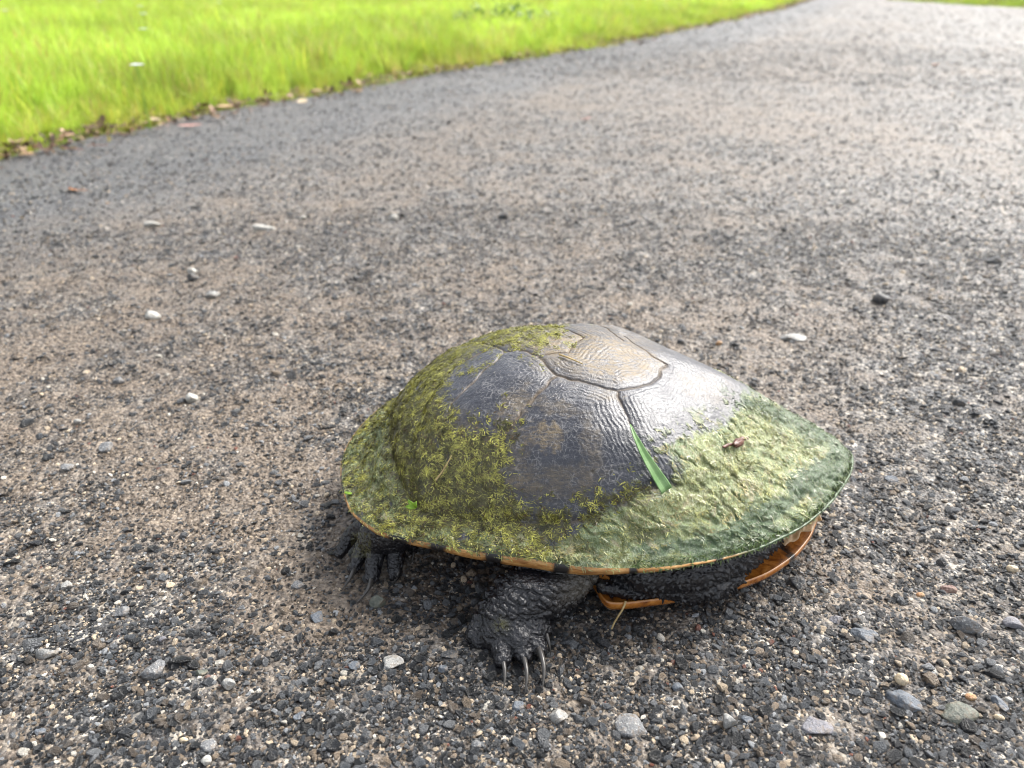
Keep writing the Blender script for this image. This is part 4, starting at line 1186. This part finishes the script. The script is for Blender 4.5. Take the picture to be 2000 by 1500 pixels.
# ------------------------------------------------------------------ individual stones
SM = {
 'grey': mat_stone('grey_rock', (0.10, 0.105, 0.11), (0.26, 0.265, 0.27), 0.5, (0.45, 0.45, 0.43)),
 'dark': mat_stone('dark_rock', (0.028, 0.03, 0.034), (0.085, 0.09, 0.095), 0.45, (0.2, 0.2, 0.19)),
 'bluegrey': mat_stone('blue_grey_rock', (0.09, 0.105, 0.125), (0.17, 0.19, 0.215), 0.5),
 'pale': mat_stone('pale_rock', (0.22, 0.22, 0.21), (0.46, 0.455, 0.43), 0.5, (0.2, 0.2, 0.19)),
 'white': mat_stone('white_rock', (0.40, 0.39, 0.35), (0.62, 0.61, 0.56), 0.5, (0.25, 0.24, 0.22)),
 'cream': mat_stone('cream_pebble', (0.6, 0.46, 0.29), (0.78, 0.66, 0.47), 0.42),
 'orange': mat_stone('orange_pebble', (0.42, 0.2, 0.09), (0.5, 0.33, 0.17), 0.5),
 'green': mat_stone('greenish_rock', (0.075, 0.085, 0.07), (0.17, 0.18, 0.145), 0.5),
 'red': mat_stone('reddish_rock', (0.13, 0.07, 0.055), (0.26, 0.16, 0.13), 0.5),
 'lilac': mat_stone('lilac_rock', (0.14, 0.14, 0.155), (0.25, 0.245, 0.27), 0.5),
}
def stone(px, py, wpx_, asp, rotz, m, label, seed, flat=0.6, rise=0.45, name='stone', group=None, cuts=10):
    c = unp(px, py, 0.002)
    depth = c.y * math.cos(PITCH) + (CAM_H - .002) * math.sin(PITCH)
    r = wpx_ * 0.92 / 2 / FPX * depth
    v, f = ICO4 if wpx_ > 28 else ICO3
    rnd = m in ('cream', 'orange')
    if flat <= 0.6: asp = min(1.1, asp * 1.4)
    big_ = rise <= 0.32 and wpx_ > 35
    v = chisel(v, seed, 3 if rnd else (9 if big_ else cuts), 0.80 if rnd else (0.60 if big_ else 0.5), 0.97 if rnd else (0.92 if big_ else 0.88), 1.0)
    v = v * (1 + 0.05 * fbm(v * 1.7 + seed, seed, 3)[:, None] + (0.012 if rnd else 0.07) * fbm(v * 6 + seed, seed + 9, 4, 0.6)[:, None])
    v = v / np.abs(v[:, 0]).max() * np.array([r, r * asp, r * flat])
    me = np_mesh(name, v, f, smooth=True)
    o = link(name, me, SM[m])
    HOLES.append((c.x, c.y, r * 0.74 * max(asp, 0.5) ** 0.5))
    gz_ = float(road_z([c.x], [c.y])[0])
    o.location = (c.x, c.y, gz_ + r * flat * (rise * 2 - 0.80) + 0.0004); o.rotation_euler = (random.uniform(-.12, .12), random.uniform(-.12, .12), math.radians(rotz))
    tag(o, label, 'stone' if name == 'stone' else 'pebble', group)
    return o
STONES = [
 (740,1177,40,.9,20,'green','speckled grey-green stone just in front of the hind claws',.85,.6),
 (765,1294,54,.62,-8,'pale','pale flat-topped slab with grey sides in the lower middle, left of the fore claws',.45,.5),
 (865,1308,24,1.0,40,'bluegrey','blue-grey angular stone right of the pale flat slab',.8,.55),
 (878,1276,44,.8,10,'dark','smooth dark stone sunk in dirt above the blue-grey angular one',.4,.28),
 (1012,1374,34,.8,15,'bluegrey','small grey stone directly below the fore claws',.55,.4),
 (1096,1308,36,.5,65,'dark','narrow dark stone standing right of the fore claws',.7,.5),
 (303,1312,56,.62,22,'grey','grey wedge stone with dark lower face and white speckles, lower left',.75,.6),
 (88,1277,50,.75,5,'pale','light grey rounded lump near the left edge of the photo',.65,.55),
 (448,1338,32,.95,-20,'pale','blocky stone, white above and black below, right of the grey wedge',.95,.65),
 (392,1312,28,.8,25,'green','greenish grey angular stone between the wedge and the blocky stone',.7,.5),
 (405,1319,14,.9,0,'red','tiny rust-red pebble touching the greenish angular stone',.7,.5),
 (238,1196,34,.75,40,'grey','light grey knobbly stone upper right of the left-edge lump',.75,.6),
 (317,1251,20,.75,30,'lilac','small lilac-white stone between knobbly stone and grey wedge',.7,.55),
 (77,1424,28,1.1,0,'bluegrey','flat blue-grey disc sunk in the dirt at lower left',.35,.3),
 (358,1444,20,.85,0,'cream','cream rounded pebble above the bottom left-centre stones',.7,.5),
 (403,1484,24,1.0,0,'white','round white pebble at the bottom edge, left of centre',.85,.6),
 (408,1450,44,.9,30,'grey','broad grey stone half sunk beside the cream pebble at the bottom',.35,.3),
 (128,1143,24,.8,40,'pale','pale elongated stone leaning near the left edge',.6,.5),
 (620,1207,30,.9,50,'bluegrey','wet slate-grey stone left of the hind claws',.6,.45),
 (580,1142,34,.45,30,'grey','thin grey shard pointing up-right, left of the hind foot',.5,.4),
 (1234,1414,74,.80,-12,'grey','large smooth grey stone sunk in the gravel at bottom right-centre',.4,.30),
 (1593,1412,76,.78,-10,'lilac','large smooth lilac-grey stone, widest of the bottom right stones',.42,.30),
 (1423,1408,40,.95,20,'pale','white and grey rough stone left of the widest lilac-grey stone',.9,.62),
 (1460,1399,30,.5,-5,'bluegrey','blue-grey flake touching the white rough stone',.5,.4),
 (1760,1329,28,1.0,-30,'cream','bright cream pebble resting on the oblong grey stone',.9,.9),
 (1768,1362,74,.55,-48,'bluegrey','oblong blue-grey stone sunk under the bright cream pebble',.4,.3),
 (1874,1387,84,.55,10,'green','wedge-shaped greenish grey stone set in pink dirt, lower right',.35,.3),
 (1888,1223,66,.38,-32,'grey','long grey stone with lit top edge near the right side',.7,.55),
 (1980,1214,42,.8,20,'lilac','lilac-grey block at the right edge of the photo',.6,.5),
 (1560,1138,40,.95,0,'dark','round dark slate pebble just below the orange belly plate',.6,.4),
 (1608,1152,20,.6,-40,'white','small white oval pebble right of the round dark one',.7,.6),
 (1853,1141,38,.8,0,'red','reddish pink stone half buried right of the turtle front',.5,.4),
 (1800,1154,18,.9,0,'orange','small tan-orange pebble left of the reddish stone',.7,.5),
 (1978,1108,24,.8,-10,'cream','tan rounded pebble at the right edge above the lilac block',.8,.55),
 (1633,1204,34,.5,0,'lilac','flat lilac-grey flake below the turtle front',.45,.4),
 (1690,1232,60,.7,-25,'bluegrey','rough blue-grey stone sunk below right of the lilac flake',.35,.28),
 (1953,1398,22,.8,-20,'cream','cream pebble right of the greenish wedge stone',.7,.5),
 (1972,1364,18,.9,0,'white','white round pebble above the cream one at right edge',.8,.55),
 (1896,1361,24,.6,0,'orange','flat tan pebble on the top edge of the greenish wedge stone',.6,.7),
 (1955,1372,46,.7,-60,'bluegrey','upright grey stone beside the white round pebble',.6,.4),
 (375,777,26,1.1,0,'white','bright white pebble standing clear left of the turtle',.95,.6),
 (207,872,30,.8,20,'grey','grey rounded stone near the left edge, level with the shell',.6,.5),
 (130,911,30,.7,30,'grey','light grey tilted stone below left of the grey rounded one',.6,.5),
 (296,614,42,.6,-5,'white','flat whitish stone in the middle left of the road',.45,.5),
 (414,576,36,.6,-10,'pale','flat pale stone right of the flat whitish one',.45,.5),
 (375,542,30,.8,0,'dark','dark stone with pale top above the flat pale one',.7,.6),
 (375,527,22,.8,0,'white','white pebble just behind the dark stone',.7,.5),
 (299,436,38,.5,5,'white','blurred long white stone near the left grass, nearer the edge',.45,.5),
 (515,447,50,.42,8,'white','blurred longest white flat stone in the upper left road',.45,.5),
 (591,426,16,1.0,0,'white','blurred round white pebble right of the longest flat stone',.8,.6),
 (768,423,20,.7,0,'white','blurred white pebble in the upper middle of the road',.6,.6),
 (1722,588,40,.65,-5,'dark','black angular stone on the pale road right of the turtle top',.7,.6),
 (1552,655,60,.45,-5,'pale','long pale sunken stone behind the turtle front',.3,.35),
 (985,424,26,.7,0,'dark','small black stone in the distance above the shell',.7,.6),
 (1330,667,16,1.0,0,'dark','dark pebble just behind the top of the shell',.7,.6),
 (1405,668,14,1.0,0,'orange','orange pebble right behind the shell top',.8,.6),
 (1740,935,30,.8,-40,'bluegrey','slate stone to the right of the pointed shell front',.6,.45),
 (1870,790,30,.7,-30,'dark','dark block right of the shell at mid-height',.7,.55),
 (1940,510,34,.6,-15,'dark','black shard on the far right of the road',.7,.55),
 (232,740,28,.8,20,'grey','small grey stone above left of the standing white pebble',.6,.5),
 (700,543,24,.6,0,'dark','dark flat stone in the middle distance',.5,.5),
 (152,824,18,.8,0,'pale','little pale stone above the grey rounded one at left',.7,.5),
 (1325,1340,28,.8,20,'bluegrey','grey angular stone left above the large smooth sunken one',.6,.45),
 (1090,1400,38,.85,-30,'pale','rough whitish grey stone left of the large smooth sunken one',.8,.55),
 (690,1300,28,.9,60,'bluegrey','slate chip directly left of the pale flat-topped slab',.5,.4),
 (585,1395,30,.6,40,'bluegrey','wet slate flake in the lower centre-left',.45,.4),
 (715,1440,34,.9,80,'dark','black upright stone close to the bottom edge',.7,.5),
 (930,1452,26,.8,10,'grey','grey chip near the bottom edge below the claws',.6,.45),
]
for k, (px_, py_, w_, asp, rz, mt, lb, fl, rs) in enumerate(STONES):
    nm = 'pebble' if ('pebble' in lb) else 'stone'
    stone(px_, py_, w_, asp, rz, mt, lb, 500 + k, fl, rs, nm)

# ------------------------------------------------------------------ gravel spread round the stones
sets = [scatter_grit(380000, 0.17, 4.0, 1.55, 0.00098, 0.40, 0.25, 1),
        scatter_grit(15000, 0.17, 3.2, 1.5, 0.0019, 0.28, 0.15, 2, 0.15),
        scatter_grit(190000, 2.4, 16, 2.0, 0.00105, 0.35, 0.45, 4),
        scatter_grit(260000, 0.17, 1.0, 1.0, 0.00055, 0.3, 0.5, 3)]
gp = [np.concatenate([s[i] for s in sets]) for i in range(5)]
grit = instancer('gravel', gp[0], gp[1], gp[2], gp[3], gp[4], grit_coll)
tag(grit, 'fine dark gravel with pale grains spread over the road', None, None, 'stuff')

# ------------------------------------------------------------------ fallen leaves
def mat_dry(name, c1, c2): return mat_leafy(name, c1, c2, 60, 0.55, 0.15)
LM = {'orange': mat_dry('orange_leaf', (0.75, 0.30, 0.06), (0.5, 0.18, 0.05)), 'pink': mat_dry('pink_leaf', (0.62, 0.36, 0.3), (0.42, 0.22, 0.18)),
      'tan': mat_dry('tan_leaf', (0.66, 0.46, 0.28), (0.42, 0.27, 0.15)), 'brown': mat_dry('brown_leaf', (0.2, 0.11, 0.065), (0.1, 0.055, 0.035)), 'cream': mat_dry('cream_leaf', (0.75, 0.62, 0.42), (0.5, 0.38, 0.24))}
def leaf(px, py, lpx, asp, rotz, m, label, curl=0.25, zoff=0.004, group=None, name='fallen_leaf'):
    c = unp(px, py, zoff); depth = c.y * math.cos(PITCH) + (CAM_H - zoff) * math.sin(PITCH)
    L_ = lpx * 0.82 / FPX * depth; V = []; F = []; ns, nw = 12, 5; r = random.Random(px * 7 + py); curl *= 0.55
    tw = r.uniform(-.4, .4); sw = r.uniform(-.12, .12)
    for k in range(ns + 1):
        t = k / ns; wd_ = L_ * asp * (math.sin(math.pi * min(1, t * 0.97 + 0.03)) ** 0.8) * 0.5 + 0.0002
        cxp = (t - 0.5) * L_; cyp = sw * L_ * math.sin(t * math.pi)
        for j in range(nw):
            u_ = j / (nw - 1) * 2 - 1
            V.append((cxp, cyp + u_ * wd_, abs(u_) * wd_ * curl * 2 + L_ * curl * 0.5 * (2 * t - 1) ** 2 + u_ * wd_ * tw + r.uniform(-.02, .02) * wd_))
        if k:
            for j in range(nw - 1): F.append(((k - 1) * nw + j, (k - 1) * nw + j + 1, k * nw + j + 1, k * nw + j))
    me = bpy.data.meshes.new(name); me.from_pydata(V, [], F); me.update(); me.polygons.foreach_set('use_smooth', [True] * len(me.polygons))
    o = link(name, me, LM[m]); o.location = (c.x, c.y, zoff * 0.6 + 0.001); o.rotation_euler = (r.uniform(-.15, .15), r.uniform(-.15, .15), math.radians(rotz))
    md = o.modifiers.new('s', 'SOLIDIFY'); md.thickness = 0.0006
    tag(o, label, 'leaf', group)
leaf(1828, 126, 18, .8, 10, 'orange', 'single bright orange leaf far up the right side of the road', .2, .006)
leaf(152, 370, 46, .30, -5, 'orange', 'orange-brown narrow leaf on the road at the far left', .12)
leaf(1144, 231, 30, .3, 35, 'pink', 'dull pink narrow leaf in the middle of the distant road', .1)
leaf(300, 226, 46, .36, -48, 'cream', 'big creamy pink curled leaf standing in the verge grass', .5, .03)
leaf(140, 288, 48, .3, 6, 'pink', 'long pink bark strip lying at the grass edge, left one', .1, .008, name='bark_strip')
leaf(190, 282, 44, .28, 10, 'pink', 'pink bark strip just right of the long one at the edge', .1, .008, name='bark_strip')
leaf(52, 300, 34, .4, 12, 'tan', 'tan leaf at the far left end of the grass edge', .2, .006)
leaf(130, 262, 40, .5, 0, 'tan', 'orange-tan leaf under the grass above the pink bark strips', .25, .012)
leaf(232, 262, 50, .16, 12, 'brown', 'dark brown bark strip along the edge of the verge', .08, .008, name='bark_strip')
leaf(370, 243, 56, .28, 12, 'pink', 'long pinkish bark strip right of the curled cream leaf', .1, .008, name='bark_strip')
leaf(590, 196, 26, .75, 0, 'cream', 'round cream leaf at the edge near a gap in the grass', .35, .014)
leaf(620, 174, 26, .6, 20, 'tan', 'pale tan leaf among the edge grass behind the round cream one', .3, .016)
leaf(512, 190, 26, .7, 40, 'cream', 'pale leaf tucked under the grass left of the round cream one', .3, .016)
leaf(700, 176, 24, .8, 0, 'tan', 'tan round leaf on the edge further along the verge', .35, .012)
leaf(440, 205, 40, .35, 10, 'tan', 'tan leaf at the foot of the grass near the middle of the left verge', .2, .012)
lit_coll = bpy.data.collections.new('litter_sources')
M_LIT = mat_vcol('litter_flake', 0.6, 0.4, inst='col', translu=0.15)
for i in range(5):
    r = random.Random(40 + i); V = []; F = []
    for k in range(6):
        t = k / 5; w_ = 0.5 * (math.sin(math.pi * (t * .9 + .05)) ** 0.7) * r.uniform(.25, .6)
        V += [(t - .5, -w_, .25 * (2 * t - 1) ** 2 * r.uniform(.2, 1)), (t - .5, w_, .3 * (2 * t - 1) ** 2 * r.uniform(.2, 1) + .05)]
        if k: F.append((2 * k - 2, 2 * k - 1, 2 * k + 1, 2 * k))
    lm = np_mesh('flake_%02d' % i, V, F); set_attr(lm, 'col', np.ones((12, 3)) * 1.0, True); lm.materials.append(M_LIT); lit_coll.objects.link(bpy.data.objects.new('flake_%02d' % i, lm))
nl = 3400; r_l = np.random.default_rng(77)
ly = 0.9 * (12 / 0.9) ** r_l.random(nl); lo = r_l.normal(size=nl) * 0.045 - 0.035
lx = xle(ly) + lo + 0.03 * vnoise(np.stack([ly * 9, ly * 0, ly * 0], 1), 4)
lc = np.array([(0.10, 0.06, 0.035), (0.20, 0.12, 0.06), (0.42, 0.30, 0.17), (0.55, 0.36, 0.28), (0.06, 0.035, 0.022), (0.3, 0.26, 0.08)])[r_l.choice(6, nl, p=[.3, .2, .12, .08, .22, .08])] * r_l.uniform(.7, 1.3, (nl, 1))
ls = 0.011 * np.exp(0.45 * r_l.normal(size=nl)) * np.maximum(1, ly / 2.5) ** 0.5
lt = instancer('leaf_litter', np.stack([lx, ly, 0.003 + 0.006 * r_l.random(nl)], 1), np.stack([r_l.normal(size=nl) * .3, r_l.normal(size=nl) * .3, r_l.uniform(0, 6.28, nl)], 1), np.stack([ls] * 3, 1), r_l.integers(0, 5, nl), lc, lit_coll)
tag(lt, 'brown leaf litter and bark crumbs along the grass edge', None, None, 'stuff')

# small white flowers and a dark weed clump in the far grass
M_PETAL = mat_leafy('white_petal', (0.8, 0.82, 0.85), (0.7, 0.72, 0.8), 100, 0.5, 0.3)
M_STEM = mat_leafy('flower_stem', (0.2, 0.35, 0.05), (0.25, 0.4, 0.06), 100, 0.5, 0.2)
def flower(px, py, label, z=0.13, r=0.011):
    c = unp(px, py, z); f = empty('wildflower', (c.x, c.y, 0)); tag(f, label, 'flower', 'white wildflowers in the verge')
    st = tube('stem', [Vector((c.x, c.y, -0.01)).lerp(Vector((c.x, c.y, z)), k / 4) for k in range(5)], 0.0015, M_STEM); st.parent = f; st.location = st.location - f.location
    V = []; F = []
    for p in range(8):
        a = p * math.pi / 4; ca, sa = math.cos(a), math.sin(a); b = len(V)
        for (u_, w_, h_) in ((.1, .06, 0), (.6, .26, .12), (1, .14, .05)):
            for s_ in (-1, 1): V.append(((ca * u_ - sa * w_ * s_) * r, (sa * u_ + ca * w_ * s_) * r, z + h_ * r))
        F += [(b, b + 1, b + 3, b + 2), (b + 2, b + 3, b + 5, b + 4)]
    me = bpy.data.meshes.new('petals'); me.from_pydata(V, [], F); me.update()
    o = link('petals', me, M_PETAL, f); o.rotation_euler = (0, 0, random.uniform(0, 1))
    md = o.modifiers.new('s', 'SOLIDIFY'); md.thickness = .0006
for (a, b, lb) in ((274, 12, 'topmost white flower above the left half of the verge'), (280, 27, 'white flower just below the topmost one'), (279, 57, 'white flower lower on the same stem line as the topmost'), (9, 20, 'white flower at the upper left corner'), (195, 2, 'white flower on the top edge left of the topmost pair'), (428, 5, 'white flower on the top edge right of the topmost pair'), (267, 127, 'white flower low in the grass nearer the road')):
    flower(a, b, lb, 0.115 if b > 40 else 0.15, 0.013)
M_WEED = mat_leafy('weed_leaf', (0.07, 0.15, 0.02), (0.14, 0.26, 0.03), 60, 0.5, 0.3)
def weed(px, py, label, R=0.16, n=170, h=0.14, seed=1):
    c = unp(px, py, 0.0); r = random.Random(seed); V = []; F = []
    for k in range(n):
        a = r.uniform(0, 6.28); q = R * math.sqrt(r.random()); z = h * r.uniform(.3, 1) * (1 - 0.5 * (q / R) ** 2); bx, by_ = q * math.cos(a), q * math.sin(a)
        ya = r.uniform(0, 6.28); l = r.uniform(.02, .045); w_ = l * .45; b = len(V); dz = r.uniform(-.5, .6)
        dx, dy = math.cos(ya), math.sin(ya)
        for t, wf in ((0, .1), (.4, 1), (.75, .8), (1, .05)):
            for s_ in (-1, 1): V.append((bx + dx * l * t - dy * w_ * wf * s_ * .5, by_ + dy * l * t + dx * w_ * wf * s_ * .5, z + dz * l * t - .4 * l * t * t))
        for s_ in range(3): F.append((b + 2 * s_, b + 2 * s_ + 1, b + 2 * s_ + 3, b + 2 * s_ + 2))
    me = bpy.data.meshes.new('weed_clump'); me.from_pydata(V, [], F); me.update()
    o = empty('weed_clump', (c.x, c.y, 0)); tag(o, label, 'weed'); tag(link('foliage', me, M_WEED, o), kind='stuff')
weed(985, 62, 'dark green leafy weed clump in the bright grass above the shell', .30, 420, .17, 3)
#weed(420, 205, 'low green weed at the road edge left of the round cream leaf', .05, 60, .06, 4)
#weed(470, 190, 'leafy green weed in the verge beside the road edge', .06, 70, .09, 5)
